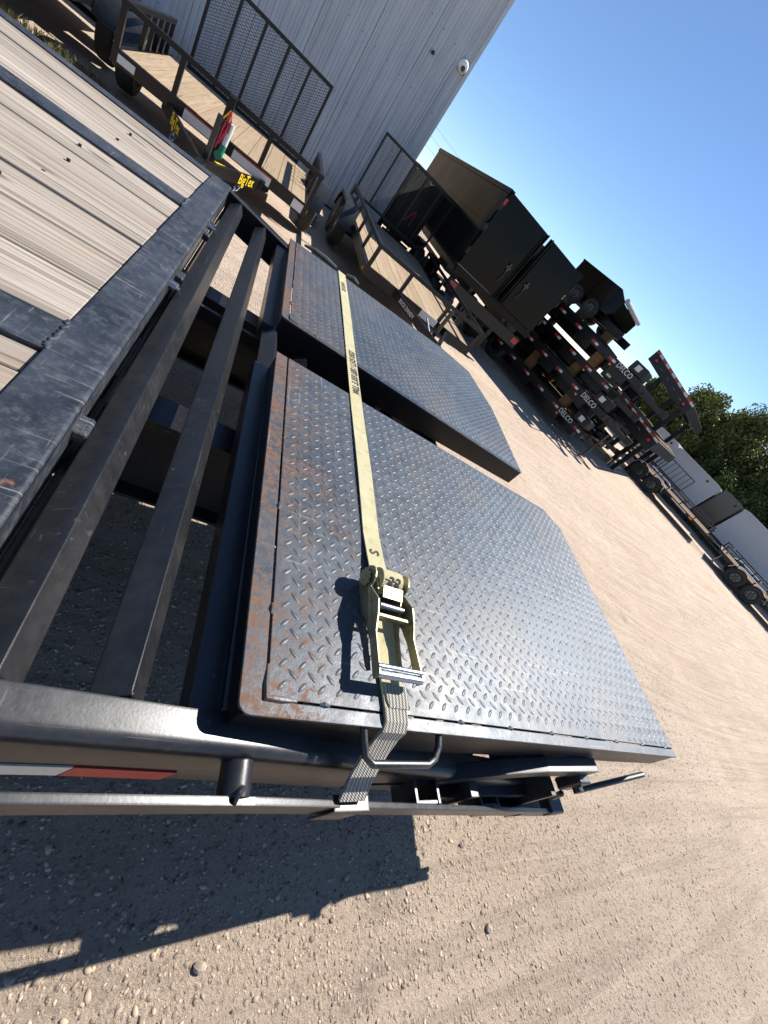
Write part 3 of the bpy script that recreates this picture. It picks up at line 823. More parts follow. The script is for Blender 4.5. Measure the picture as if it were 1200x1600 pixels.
# ------------------------------------------------------------------ metal building
B = thing('metal_building', 'pale ribbed metal shop building behind the parked trailers', 'building', (-6, 12.2, -.2))
def bb(mb, name, mat, **k): return mb.build(name, MT[mat], B, world=True, **k)
x1 = 2.58; pw = .92; zt = 4.72
for k in range(11):
    xa, xb = x1 - .06 - pw * (k + 1), x1 - .06 - pw * k
    prof = [(xa + .006, 12.03)]
    for q in (.0, .3067, .6133):
        r0 = xa + .06 + q
        prof += [(r0, 12.03), (r0 + .010, 11.988), (r0 + .038, 11.988), (r0 + .048, 12.03), (r0 + .064, 12.03)]
        for g in (.10, .17): prof += [(r0 + .064 + g - .012, 12.03), (r0 + .064 + g, 12.018), (r0 + .064 + g + .012, 12.03)]
    prof += [(xb - .006, 12.03), (xb - .006, 12.045), (xa + .006, 12.045)]
    bb(MB().prism(prof, -.15, zt, 'z'), 'wall_panel', 'wall')
bb(MB().b2((-8, 12.05, -.2), (x1 - .01, 22, zt - .02)), 'wall_core', 'deep')
bb(MB().b2((x1 - .075, 11.975, -.15), (x1, 11.984, zt)), 'corner_trim', 'wall'); bb(MB().b2((x1 - .008, 11.997, -.15), (x1 + .006, 22, zt - .002)), 'side_wall', 'reflect_tan')  # side wall otherwise unseen, coloured tan to be reflected by the dump trailer
bb(MB().b2((-8, 11.93, zt), (x1 + .04, 22, zt + .10)), 'eave_trim', 'wall')
bb(MB().add([(-8, 11.9, zt + .10), (x1 + .05, 11.9, zt + .10), (x1 + .05, 22, zt + 1.2), (-8, 22, zt + 1.2), (-8, 11.9, zt + .13), (x1 + .05, 11.9, zt + .13), (x1 + .05, 22, zt + 1.23), (-8, 22, zt + 1.23)], [(3, 2, 1, 0), (4, 5, 6, 7), (0, 1, 5, 4), (1, 2, 6, 5), (2, 3, 7, 6), (3, 0, 4, 7)]), 'roof', 'dunnage')
mb = MB()
for zz in (.55, 1.55, 2.55, 3.55, 4.55):
    for k in range(28):
        xx = x1 - .06 - .3067 * k - .2745
        mb.box((xx + .115, 12.024, zz), (.014, .014, .014))
tag(bb(mb, 'wall_screws', 'deep'), kind='stuff')
bb(MB().tube([(2.23, 11.965, .2), (2.23, 11.965, 3.22)], .016, 8).tube([(2.23, 11.965, 3.2), (2.235, 11.96, 3.32), (2.27, 11.96, 3.36), (2.31, 11.98, 3.34)], .014, 8).b2((2.205, 11.95, 2.2), (2.255, 11.995, 2.24)), 'conduit', 'wall')
L_ = bb(MB().lathe([(0, .001), (0, .105), (-.05, .108), (-.05, .098)], (2.40, 11.985, 3.44), 'y', 20).lathe([(-.045, .098), (-.085, .09), (-.13, .065), (-.15, .001)], (2.40, 11.985, 3.44), 'y', 20), 'wall_camera', 'white', smooth=True)
bb(MB().lathe([(-.10, .001), (-.105, .045), (-.135, .04), (-.15, .001)], (2.39, 11.955, 3.39), 'y', 14), 'wall_camera_lens', 'darkglass')
bb(MB().tube([(1.777, 11.9945, 3.19), (1.777, 11.975, 3.19)], .035, 10), 'wall_vent', 'deep')
for k in range(3):
    zz = 4.2 - .45 * k
    tag(MB().tube([(2.0 + 26 * s_, 30 + s_ * 3, zz + .1 - .6 * math.sin(PI * s_)) for s_ in np.linspace(0, 1, 14)], .006, 5).build('overhead_wire', MT['deep']), ['highest', 'middle', 'lowest'][k] + ' of the thin overhead wires beside the building corner', 'wire', 'overhead wires')

# ------------------------------------------------------------------ utility trailers parked in a row
def expanded_mesh(x0, x1, z0, z1, y, px=.075, pz=.036, wd=.006):
    Vs = []; Fs = []
    nx = int((x1 - x0) / px); nz = int((z1 - z0) / pz)
    px = (x1 - x0) / nx; pz = (z1 - z0) / nz
    for j in range(nz):
        for i in range(nx):
            cx = x0 + i * px; cz = z0 + j * pz
            for (a, b) in (((cx, cz + pz / 2), (cx + px / 2, cz)), ((cx + px / 2, cz), (cx + px, cz + pz / 2)), ((cx, cz + pz / 2), (cx + px / 2, cz + pz)), ((cx + px / 2, cz + pz), (cx + px, cz + pz / 2))):
                b0 = len(Vs)
                for (q, r) in (a, b):
                    Vs += [(q, y - wd * .5, r - wd * .5), (q, y + wd * .5, r), (q, y - wd * .5, r + wd * .5)]
                Fs += [(b0, b0 + 1, b0 + 4, b0 + 3), (b0 + 1, b0 + 2, b0 + 5, b0 + 4), (b0 + 2, b0, b0 + 3, b0 + 5)]
    return Vs, Fs

def utility(label, cx, yf, W, L, zd, zr, gate, tongue, wheels, names, front_posts, tz, gm, group):
    zg = float(ground_z(cx, yf))
    U = thing('utility_trailer', label, 'trailer', (cx, yf, zg), group=group)
    def ub(mb, nm, mat='black', par=None, **k): return mb.build(nm, MT[mat], par or U, **k)
    h = W / 2
    # frame
    ub(MB().b2((-h, 0, zd - .13), (h, .05, zd)).b2((-h, L - .05, zd - .13), (h, L, zd)).b2((-h, .05, zd - .13), (-h + .05, L - .05, zd)).b2((h - .05, .05, zd - .13), (h, L - .05, zd)), 'frame')
    for y in np.arange(.6, L - .2, .6): ub(MB().b2((-h + .05, y - .02, zd - .11), (h - .05, y + .02, zd - .045)), 'cross_member')
    nb = max(9, int(W / .19)); bw = (W - .12) / nb
    for i in range(nb):
        ub(MB().b2((-h + .06 + i * bw + .003, .055, zd - .035), (-h + .06 + (i + 1) * bw - .003, L - .055, zd + .003 + rnd.uniform(-.003, .003))), 'plank', 'wood_new')
    # top rail
    tr = ub(MB().b2((-h, 0, zr - .05), (h, .05, zr)).b2((-h, .05, zr - .05), (-h + .05, L - .3, zr)).b2((h - .05, .05, zr - .05), (h, L - .3, zr)), 'top_rail')
    for x in front_posts: ub(MB().b2((x - .025, .003, zd), (x + .025, .047, zr - .05)), 'post')
    for y in np.linspace(.9, L - .32, 5):
        for s_ in (-1, 1): ub(MB().b2((s_ * (h - .047) , y - .02, zd), (s_ * (h - .003), y + .02, zr - .05)), 'post')
    # gate
    gz0, gz1 = gate
    g = ub(MB().b2((-h + gm, L + .02, gz0), (h - gm, L + .06, gz0 + .05)).b2((-h + gm, L + .02, gz1 - .05), (h - gm, L + .06, gz1)).b2((-h + gm, L + .02, gz0 + .05), (-h + gm + .04, L + .06, gz1 - .05)).b2((h - gm - .04, L + .02, gz0 + .05), (h - gm, L + .06, gz1 - .05)), 'gate')
    for x in np.linspace(-h + gm + .02, h - gm - .02, 6)[1:-1]: ub(MB().b2((x - .02, L + .022, gz0 + .05), (x + .02, L + .056, gz1 - .05)), 'gate_bar', 'black', g)
    V_, F_ = expanded_mesh(-h + gm + .04, h - gm - .04, gz0 + .05, gz1 - .05, L + .064)
    tag(np_mesh('gate_mesh', V_, F_, MT['graygate'], g), kind='stuff')
    # tongue
    tx, ty = tongue
    for s_ in (-1, 1):
        a = ub(MB().bar((s_ * h * .55, .15, tz), (s_ * .03, -ty, tz), .045, .11), 'tongue_arm')
        if names:
            p = Vector((s_ * h * .55, .15, tz)); q = Vector((s_ * .03, -ty, tz)); dr = (q - p).normalized() * (-s_ if s_ > 0 else 1)
            dr = Vector((abs(dr.x), dr.y if s_ < 0 else -abs(dr.y) * -1, 0)).normalized()
            xa = Vector((abs((q - p).x), (q - p).y if s_ < 0 else -(q - p).y, 0)).normalized()
            nn = xa.cross(Vector((0, 0, 1)))
            c = p.lerp(q, .42) + nn * .0235
            text('lettering', names[0], names[1], MT[names[2]], a, xa, (0, 0, 1), c, bold=names[3], world=False, ext=.001, narrow=.8)
    ub(MB().bbox((-.05, -ty - .22, tz - .05), (.05, -ty + .06, tz + .05), .012).tube([(0, -ty - .2, tz), (0, -ty - .26, tz - .01)], .05, 10), 'coupler', 'black')
    jk = ub(MB().tube([(0, -ty + .25, tz - .3), (0, -ty + .25, tz + .42)], .028, 10).tube([(0, -ty + .25, tz + .40), (.10, -ty + .25, tz + .40), (.10, -ty + .25, tz + .33)], .009, 6).box((0, -ty + .25, tz - .31), (.14, .14, .02)), 'jack', 'graygate')
    # wheels and fenders
    for s_ in (-1, 1):
        f = MB()
        ys_ = [y for y in wheels]; y0, y1 = min(ys_) - .42, max(ys_) + .42
        xi, xo = s_ * (h + .01), s_ * (h + .27)
        arc = [(y0, .42), (y0 + .12, .66), (y0 + .3, .745), (y1 - .3, .745), (y1 - .12, .66), (y1, .42)]
        vs = []; 
        for (y, z) in arc: vs += [(xi, y, z), (xo, y, z), (xo, y, z - .05), (xo - s_ * .004, y, z - .05), (xo - s_ * .004, y, z - .006), (xi, y, z - .006)]
        fs = [(i * 6 + k, i * 6 + (k + 1) % 6, i * 6 + 6 + (k + 1) % 6, i * 6 + 6 + k) for i in range(len(arc) - 1) for k in range(6)]
        fs += [(5, 4, 3, 2, 1, 0), tuple(len(vs) - 6 + k for k in range(6))]
        ub(f.add(vs, fs), 'fender', 'graygate', smooth=True)
        for y in ys_: wheel_parts(U, (s_ * (h + .145), y, .33), .33, .2, 'x', world=False)
    for y in wheels: ub(MB().tube([(-h - .05, y, .33), (h + .05, y, .33)], .035, 8), 'axle')
    for s_ in (-1, 1):
        ub(MB().b2((s_ * h - .012 * (s_ < 0), .06, zd - .1), (s_ * h + .012 * (s_ > 0), .13, zd - .06)), 'marker_light', 'amber')
    return U, ub, h

bigtex, ub, h = utility('black utility trailer with yellow tongue lettering and mesh gate against the wall', -.53, 6.5, 2.24, 2.45, .575, .96, (.58, 1.71), (0, 1.12), (1.5,), ('BigTex', .15, 'yellow', .0012), (-1.09, -.54, .44, 1.09), .43, .23, 'utility trailers with mesh gates')
for x, w_ in ((-.20, .42), (.38, .47)):
    p = ub(MB().b2((x - w_ / 2, -.004, .455), (x + w_ / 2, -.0005, .56)), 'decal', 'tape_white')
    ub(MB().b2((x - w_ / 2, -.006, .545), (x + w_ / 2, -.0042, .56)), 'decal_stripe', 'tape_red', p)
ub(MB().b2((-1.06, -.004, .475), (-.90, -.0005, .545)), 'decal', 'tape_white'); ub(MB().b2((.92, -.004, .455), (1.06, -.0005, .555)), 'decal', 'tape_white')
ub(MB().bar((.095, -.85, .435), (.20, -.66, .425), .053, .085), 'warning_label', 'yellow')
pj = ub(MB().b2((-.035, -.36, .28), (.035, -.29, .98)), 'jack_post', 'black')
ub(MB().tube([(.065, -.36, .57), (.075, -.36, .78)], .033, 12), 'document_tube', 'tape_white', smooth=True)
ub(MB().tube([(.058, -.36, .46), (.065, -.36, .57)], .034, 12).tube([(.048, -.395, .46), (.053, -.36, .46)], .042, 12), 'document_tube_cap', 'greencap', smooth=True)
ub(MB().tube([(.0, -.38, .50), (.012, -.39, .71), (.035, -.39, .87), (.06, -.39, .80), (.014, -.395, .55)], .0105, 6), 'breakaway_cord', 'redplastic')
ub(MB().tube([(-.035, -.37, .53), (-.026, -.38, .76), (.024, -.38, .87)], .008, 6), 'breakaway_wire', 'yellow')
def chain(ub_, p, q, n, mat='zinc'):
    mb = MB()
    for i in range(n):
        c = Vector(p).lerp(Vector(q), (i + .5) / n); d = (Vector(q) - Vector(p)).normalized()
        s_ = d.cross(Vector((0, 1, 0) if i % 2 else (1, 0, 0))).normalized(); l = (Vector(q) - Vector(p)).length / n * .72
        mb.tube([c - d * l + s_ * .0, c - d * l * .6 + s_ * .018, c + d * l * .6 + s_ * .018, c + d * l, c + d * l * .6 - s_ * .018, c - d * l * .6 - s_ * .018, c - d * l], .006, 5)
    ub_(mb, 'safety_chain', mat)
chain(ub, (-.36, -.45, .40), (-.38, -.75, .12), 7); chain(ub, (.36, -.40, .40), (.22, -.80, .08), 7)
chain(ub, (-.08, -.95, .38), (-.14, -1.1, .06), 7, 'graygate'); chain(ub, (.10, -.90, .38), (.10, -1.0, .03), 7, 'graygate')

buck, ub, h = utility('black utility trailer with new plank deck and raised gate in front of the dump trailer', 2.56, 6.2, 2.1, 4.6, .56, .87, (.70, 1.88), (0, 1.05), (2.55, 3.3), ('BUCK DANDY', .08, 'tape_white', .0008), (-1.02, -.45, .30, 1.02), .50, .08, 'utility trailers with mesh gates')
ub(MB().b2((-.15, -.30, .52), (.15, -.285, .62)), 'serial_plate', 'tape_white')
ub(MB().tube([(-.10, -.5, .60), (.05, -.85, .42)], .012, 6).tube([(.1, -.6, .62), (-.05, -.9, .42), (.02, -1.0, .36)], .014, 6), 'safety_cable', 'zinc')
left, ub, h = utility('black utility trailer half hidden behind the deck at the upper left corner', -3.35, 6.4, 2.0, 4.0, .60, .95, (.6, 1.6), (0, .9), (2.2, 2.95), None, (-.9, -.3, .3, .9), .55, .1, 'utility trailers with mesh gates')
for (x, y, sx, sy, zz) in ((.55, .5, .35, .4, .45), (.1, .45, .3, .35, .38), (-.4, .6, .4, .5, .5)):
    pass

# plants by the trailer
def tuft(x, y, n, hgt, spread):
    Vs = []; Fs = []
    for i in range(n):
        a = rnd.random() * 6.28; r = rnd.random() * spread; bx, by = x + r * math.cos(a), y + r * .5 * math.sin(a)
        hh = hgt * rnd.uniform(.4, 1); lx, ly = rnd.uniform(-.5, .5) * hh, rnd.uniform(-.5, .5) * hh; wd = .006
        z0 = float(ground_z(bx, by)); b = len(Vs)
        Vs += [(bx - wd, by, z0), (bx + wd, by, z0), (bx + lx * .5, by + ly * .5, z0 + hh * .7), (bx + lx, by + ly, z0 + hh)]
        Fs += [(b, b + 1, b + 2), (b + 0, b + 2, b + 3)]
    return Vs, Fs
for x, y, n, hg, sp, lab in ((-2.3, 7.2, 900, .16, .55, 'dry weeds growing on the sunlit strip beside the deck'), (.85, 9.2, 260, .22, .25, 'small green weed clump beside the utility trailer wheels')):
    V_, F_ = tuft(x, y, n, hg, sp)
    tag(np_mesh('weeds', V_, F_, MT['grass']), lab, 'weeds', kind='stuff')

# ------------------------------------------------------------------ dump trailer
DT = thing('dump_trailer', 'tall glossy black dump trailer with closed double rear doors', 'trailer', (4.87, 9.0, -.2))
def db(mb, nm, mat='black_gloss', par=None, **k): return mb.build(nm, MT[mat], par or DT, **k)
hw = 1.21; z0, z1 = 1.20, 2.66; Ld = 6.1
for s_ in (-1, 1):
    sw_ = db(MB().b2((s_ * hw, .06, z0), (s_ * (hw - .04), Ld, z1 - .05)), 'side_wall')
    for y in np.arange(.5, Ld, .62): db(MB().b2((s_ * hw, y, z0), (s_ * (hw + .045), y + .07, z1 - .08)), 'side_rib', 'black_gloss', sw_) if s_ > 0 else None
    db(MB().b2((s_ * (hw + .03), .0, z1 - .08), (s_ * (hw - .07), Ld, z1)), 'top_rail')
    db(MB().b2((s_ * (hw + .018), .07, z0 + .82), (s_ * hw, Ld - .1, z0 + .87)), 'side_rail', 'black_gloss', sw_)
db(MB().b2((-hw, Ld, z0), (hw, Ld + .05, z1)), 'front_wall')
db(MB().b2((-hw, .02, z0 - .06), (hw, Ld, z0)), 'floor', 'black')
for s_ in (-1, 1):
    d_ = db(MB().b2((s_ * .035, -.04, z0 + .02), (s_ * (hw - .01), 0, z1 - .03)), 'door')
    db(MB().tube([(s_ * .07, -.065, z0 - .03), (s_ * .07, -.065, z1 - .02)], .018, 8), 'lock_rod', 'black_gloss', d_)
    db(MB().tube([(s_ * .13, -.06, z0), (s_ * .13, -.06, z1 - .1)], .010, 8), 'lock_rod', 'black_gloss', d_)
    x = s_ * .30
    db(MB().b2((x - .06, -.07, z0 + .55), (x + .06, -.04, z0 + .60)).b2((x - .02, -.08, z0 + .50), (x + .02, -.06, z0 + .66)).tube([(x, -.07, z0 + .52), (x + .02, -.08, z0 + .40), (x - .02, -.07, z0 + .28)], .008, 6), 'latch', 'graygate', d_)
    for zz in (z0 + .25, z0 + .72, z1 - .35): db(MB().b2((s_ * (hw - .02), -.055, zz), (s_ * (hw + .03), .03, zz + .09)).tube([(s_ * (hw + .015), -.03, zz - .03), (s_ * (hw + .015), -.03, zz + .12)], .018, 8), 'hinge', 'black', d_)
db(MB().b2((-hw, -.09, z0 - .14), (hw, .0, z0 - .02)), 'rear_sill')
for s_ in (-1, 1):
    db(MB().b2((s_ * .5, .1, z0 - .30), (s_ * .6, Ld + .6, z0 - .14)), 'frame_rail', 'black')
    db(MB().b2((s_ * (hw - .03), .4, .92), (s_ * (hw - .36), 1.1, 1.03)), 'tool_box', 'black')
    arc = [(1.4, .55), (1.5, .82), (1.7, .9), (3.2, .9), (3.4, .82), (3.5, .55)]
    vs = []
    for (y, z) in arc: vs += [(s_ * .88, y, z), (s_ * 1.2, y, z), (s_ * 1.2, y, z - .03), (s_ * .88, y, z - .03)]
    db(MB().add(vs, [(i * 4 + k, i * 4 + (k + 1) % 4, i * 4 + 4 + (k + 1) % 4, i * 4 + 4 + k) for i in range(5) for k in range(4)] + [(3, 2, 1, 0), (20, 21, 22, 23)]), 'fender')
    for y in (1.95, 2.95): wheel_parts(DT, (s_ * 1.03, y, .38), .38, .25, 'x', world=False)
    db(MB().b2((s_ * .95, -.075, .80), (s_ * 1.12, -.02, .92)), 'tail_light', 'redlens')
db(MB().b2((-1.15, -.06, .72), (1.15, .05, .95)), 'rear_bumper', 'black')
for s_ in (-1, 1): db(MB().b2((s_ * .35, -.03, .2), (s_ * .45, .05, .72)), 'stand_leg', 'black')
db(MB().b2((-hw - .03, -.045, z1 - .26), (-hw + .03, -.041, z1 - .16)), 'reflector', 'redlens')

HT = thing('box_trailer', 'low black box trailer hidden behind the mesh gate, between building and dump trailer', 'trailer', (3.12, 11.9, -.2))
def hb(mb, nm, mat='black', par=None, **k): return mb.build(nm, MT[mat], par or HT, **k)
hb(MB().b2((-.44, 0, .55), (.44, .04, 1.95)), 'rear_gate'); hb(MB().b2((-.44, .04, .55), (-.40, 3.6, 1.9)), 'side_wall'); hb(MB().b2((.40, .04, .55), (.44, 3.6, 1.9)), 'side_wall')
hb(MB().b2((-.46, -.02, 1.90), (.46, 3.62, 1.96)).b2((-.40, .04, .55), (.40, 3.6, .60)), 'top_rail', 'graygate')
for x in (-.3, 0, .3): hb(MB().b2((x - .02, -.03, .58), (x + .02, -.0005, 1.88)), 'gate_rib', 'graygate')
hb(MB().b2((-.4, -.05, .40), (.4, .02, .52)), 'rear_bumper')
for x in (-.33, .33):
    for y in (1.2, 2.0): wheel_parts(HT, (x, y, .34), .34, .2, 'x', world=False)
hb(MB().tube([(-.1, -.06, .9), (.08, -.06, 1.25)], .015, 6).tube([(.1, -.06, .88), (.09, -.06, 1.2)], .012, 6), 'handle_bar', 'redplastic')
# ------------------------------------------------------------------ stack of deck trailers
ROT = math.atan2(-.895, .446)
U_ = np.array([.446, -.895, 0]); N_ = np.array([-.895, -.446, 0]); P_ = np.array([8.24, 7.63, -.2])
def deck_trailer(label, off, zb, x0, x1, wheels, lettering=True, jack=True, wdt=2.2, sides=True, legs=None, txt=(-.48,), group='stacked deck trailers'):
    loc = P_ - N_ * off; loc[2] = -.2
    Q = thing('deck_trailer', label, 'trailer', loc, ROT, group)
    def qb(mb, nm, mat='black', par=None, **k): return mb.build(nm, MT[mat], par or Q, **k)
    zt = zb + .16
    for y in (0, wdt):
        s_ = 1 if y == 0 else -1
        r = qb(MB().b2((x0, y, zb), (x1, y + s_ * .012, zt)).b2((x0, y + s_ * .012, zt - .012), (x1, y + s_ * .06, zt)).b2((x0, y + s_ * .012, zb), (x1, y + s_ * .06, zb + .012)), 'side_rail')
        if y == 0:
            x = x1 - .08
            while x > x0 + .3:
                if not any(abs(x - .1 - t) < .38 for t in txt):
                    qb(MB().b2((x - .105, -.004, zb + .05), (x, -.0005, zb + .105)), 'reflective_tape', 'tape_white', r)
                    qb(MB().b2((x - .215, -.004, zb + .05), (x - .107, -.0005, zb + .105)), 'reflective_tape', 'tape_red', r)
                    x -= .62
                else: x -= .12
            if lettering:
                for t in txt: text('lettering', 'DELCO', .17, MT['tape_white'], r, (1, 0, 0), (0, 0, 1), (t, -.003, zb + .085), bold=.0015, world=False, ext=.001, narrow=.86)
            for x in np.arange(x0 + .3, x1 - .1, .6): qb(MB().b2((x - .04, -.035, zb + .02), (x + .04, -.0008, zb + .04)), 'tie_loop', 'black', r)
    for x in np.arange(x0 + .1, x1, .42): qb(MB().b2((x - .03, .0605, zb + .02), (x + .03, wdt - .0605, zb + .13)), 'cross_member')
    for y in (.42, wdt - .52): qb(MB().b2((x0, y, zb - .20), (x1 - .3, y + .1, zb + .018)), 'main_beam')
    for x in np.arange(x0 + .5, x1 - .5, 1.25): qb(MB().b2((x, .012, zb - .17), (x + .5, .11, zb - .003)), 'ramp_pocket')
    nb = 11; bw = (wdt - .13) / nb
    for i in range(nb): qb(MB().b2((x0 + .02, .065 + i * bw + .004, zb + .132), (x1 - .9, .065 + (i + 1) * bw - .004, zb + .158)), 'plank', 'dunnage')
    qb(MB().b2((x1 - .012, .062, zb), (x1, wdt - .062, zt)), 'front_rail')
    qb(MB().bar((x1 - .6, .45, zb + .03), (x1 + .55, wdt / 2 - .05, zb + .03), .06, .12).bar((x1 - .6, wdt - .45, zb + .03), (x1 + .55, wdt / 2 + .05, zb + .03), .06, .12).box((x1 + .6, wdt / 2, zb + .05), (.22, .14, .16)), 'tongue')
    if jack: qb(MB().tube([(x1 + .2, wdt / 2 - .25, zb - .3), (x1 + .2, wdt / 2 - .25, zb + .45)], .035, 8).box((x1 + .2, wdt / 2 - .25, zb - .32), (.16, .16, .02)), 'jack', 'graygate')
    qb(MB().bbox((x1 - .55, .08, zb + .17), (x1 - .12, .55, zb + .42), .02), 'tool_box', 'black')
    qb(MB().b2((x1 - .42, .076, zb + .25), (x1 - .28, .0795, zb + .37)), 'decal', 'tape_white')
    for x in wheels:
        for y in (.1, wdt - .1): wheel_parts(Q, (x, y, zb - .06), .34, .2, 'y', world=False)
        qb(MB().tube([(x, .1, zb - .06), (x, wdt - .1, zb - .06)], .04, 8), 'axle')
    if legs:
        for (x, z_) in legs:
            for y in (.25, wdt - .25): qb(MB().bbox((x - .12, y - .09, z_), (x + .12, y + .09, zb - .002), .008), 'dunnage_block', 'dunnage')
    qb(MB().b2((x1 - .9, .0, zb - .045), (x1 - .84, .012, zb - .002)), 'marker_light', 'amber')
    return Q
deck_trailer('lowest deck trailer of the lettered stack, resting on the gravel', 0, .39, -5.4, .15, (-3.4, -4.2), txt=(-.50,))
deck_trailer('deck trailer second from the ground in the lettered stack', .02, .99, -5.2, .1, (), txt=(-.42,), jack=False, legs=((-.9, .551), (-2.4, .551), (-4.6, .551)))
deck_trailer('unlettered deck trailer in the middle of the stack under the top one', .30, 1.46, -5.1, -.35, (), txt=(), lettering=False, jack=False, legs=((-1.5, 1.152), (-3.6, 1.152), (-4.7, 1.152)))
deck_trailer('deck trailer on top of the lettered stack', .05, 1.93, -5.0, .08, (), txt=(-.42,), jack=False, legs=((-1.2, 1.622), (-4.4, 1.622)))
deck_trailer('low deck trailer standing behind the lettered stack', 2.5, .45, -5.4, -.3, (-3.0, -3.8), txt=(), lettering=False)
deck_trailer('deck trailer lying on the one behind the lettered stack', 2.55, 1.05, -5.4, -.5, (), txt=(), lettering=False, jack=False, legs=((-1.2, .612), (-2.6, .612), (-4.6, .612)))
def tail_trailer(label, off, x0, x1, zt0, zt1, depth, hgt):
    loc = P_ - N_ * off; loc[2] = -.2
    Q = thing('gooseneck_trailer', label, 'trailer', loc, ROT, 'stacked gooseneck tails')
    def qb(mb, nm, mat='black', par=None, **k): return mb.build(nm, MT[mat], par or Q, **k)
    zt = lambda x: zt0 + (zt1 - zt0) * (x - x0) / (x1 - x0)
    def slab(xa, xb, y0, y1, ha, hb): 
        vs = [(x, y, zt(x) - h_) for x in (xa, xb) for y in (y0, y1) for h_ in (hb, ha)]
        return MB().add(vs, [(0, 1, 3, 2), (4, 6, 7, 5), (0, 4, 5, 1), (2, 3, 7, 6), (0, 2, 6, 4), (1, 5, 7, 3)])
    bp = qb(slab(x0, x1, 0, .02, 0, hgt), 'rear_bumper', 'black')
    n = 12
    for i in range(n):
        a = x0 + (x1 - x0) * i / n; b = x0 + (x1 - x0) * (i + 1) / n
        qb(slab(a + .002, b - .002, -.004, -.0005, .01, .07), 'reflective_tape', 'tape_red' if i % 2 == 0 else 'tape_white', bp)
    for x in (x0 + .22, x1 - .22):
        qb(MB().lathe([(0, .001), (0, .055), (-.03, .05), (-.035, .001)], (x, -.002, zt(x) - .19), 'y', 14), 'tail_light', 'redlens', bp)
        qb(MB().lathe([(0, .056), (-.02, .072), (0, .075)], (x, -.001, zt(x) - .19), 'y', 14), 'light_ring', 'graygate', bp)
    for k in range(4):
        x = x0 + .5 + k * .32
        qb(MB().tube([(x - .05, -.01, zt(x) - .22), (x - .03, -.04, zt(x) - .20), (x + .03, -.04, zt(x) - .20), (x + .05, -.01, zt(x) - .22)], .009, 6), 'lashing_ring', 'zinc', bp)
    for x in (x0, x1 - .1):
        r = qb(slab(x, x + .1, .02, depth, .02, hgt * .75), 'side_rail')
    for y in np.arange(.35, depth, .55): qb(slab(x0 + .1, x1 - .1, y, y + .07, .03, .12), 'cross_member')
    for x in (x0 + .5, x1 - .6): qb(slab(x, x + .1, .02, depth, .13, hgt * .95), 'main_beam')
    nb = 8
    for i in range(nb):
        a = x0 + .1 + (x1 - x0 - .2) * i / nb; b = x0 + .1 + (x1 - x0 - .2) * (i + 1) / nb
        qb(slab(a + .004, b - .004, .6, depth, -.012, .028), 'plank', 'dunnage')
    for x in (x0 + .3, x1 - .45):
        for y in (1.2, depth - .6): qb(MB().b2((x, y, 0), (x + .14, y + .14, zt(x) - hgt * .95)), 'support_post', 'black')
    # left side reflective strip
    for k in range(3):
        y = .4 + k * .5
        qb(MB().b2((x0 - .004, y, zt(x0) - .11), (x0 - .0005, y + .17, zt(x0) - .05)), 'reflective_tape', 'tape_white'); qb(MB().b2((x0 - .004, y + .172, zt(x0) - .11), (x0 - .0005, y + .34, zt(x0) - .05)), 'reflective_tape', 'tape_red')
    return Q
tail_trailer('gooseneck trailer tail with striped bumper, lower of the two', 3.0, -1.25, .86, 1.74, 1.52, 5, .42)
tail_trailer('gooseneck trailer tail with striped bumper, raised highest against the sky', 3.05, -1.24, .62, 3.06, 2.68, 5, .34)
# small dump box carried on top of the stack
loc = P_ - N_ * 2.9; loc[2] = -.2
SD = thing('dump_box_trailer', 'small dump box trailer perched on the stack against the sky', 'trailer', loc, ROT)
def sd(mb, nm, mat='black_gloss', par=None, **k): return mb.build(nm, MT[mat], par or SD, **k)
b_ = sd(MB().prism([(-4.95, 2.78), (-3.1, 2.78), (-2.95, 2.95), (-2.95, 3.28), (-3.3, 3.46), (-4.95, 3.40)], 0, .04, 'y'), 'side_wall')
sd(MB().prism([(-4.95, 2.78), (-3.1, 2.78), (-2.95, 2.95), (-2.95, 3.28), (-3.3, 3.46), (-4.95, 3.40)], 1.9, 1.94, 'y'), 'side_wall')
sd(MB().b2((-4.95, .04, 2.78), (-3.1, 1.9, 2.82)), 'floor'); sd(MB().b2((-2.99, .04, 2.9), (-2.95, 1.9, 3.28)), 'front_wall')
sd(MB().bar((-4.95, .0, 3.41), (-3.3, 0, 3.47), .07, .05).bar((-3.3, 0, 3.47), (-2.95, 0, 3.28), .07, .05), 'top_rail')
sd(MB().b2((-4.1, -.03, 2.80), (-4.02, -.0005, 3.40)), 'side_rib')
sd(MB().tube([(-2.92, .0, 3.36), (-2.92, 1.9, 3.36)], .075, 12), 'tarp_roll', 'silver')
sd(MB().b2((-4.9, .4, 2.55), (-2.4, .5, 2.779)).b2((-4.9, 1.44, 2.55), (-2.4, 1.54, 2.779)), 'frame_rail', 'black')
for x in (-4.3, -3.6):
    for y in (-.05, 1.99): wheel_parts(SD, (x, y, 2.62), .27, .18, 'y', world=False)
for x in (-4.6, -3.9, -2.7): sd(MB().bbox((x - .15, .35, 2.30), (x + .15, .55, 2.549), .008), 'dunnage_block', 'dunnage')
sd(MB().b2((-4.8, .3, 2.1), (-2.4, 1.6, 2.299)).b2((-4.6, .4, -0), (-4.4, .6, 2.1)).b2((-2.7, 1.3, 0), (-2.5, 1.5, 2.1)), 'carrier_frame', 'black')

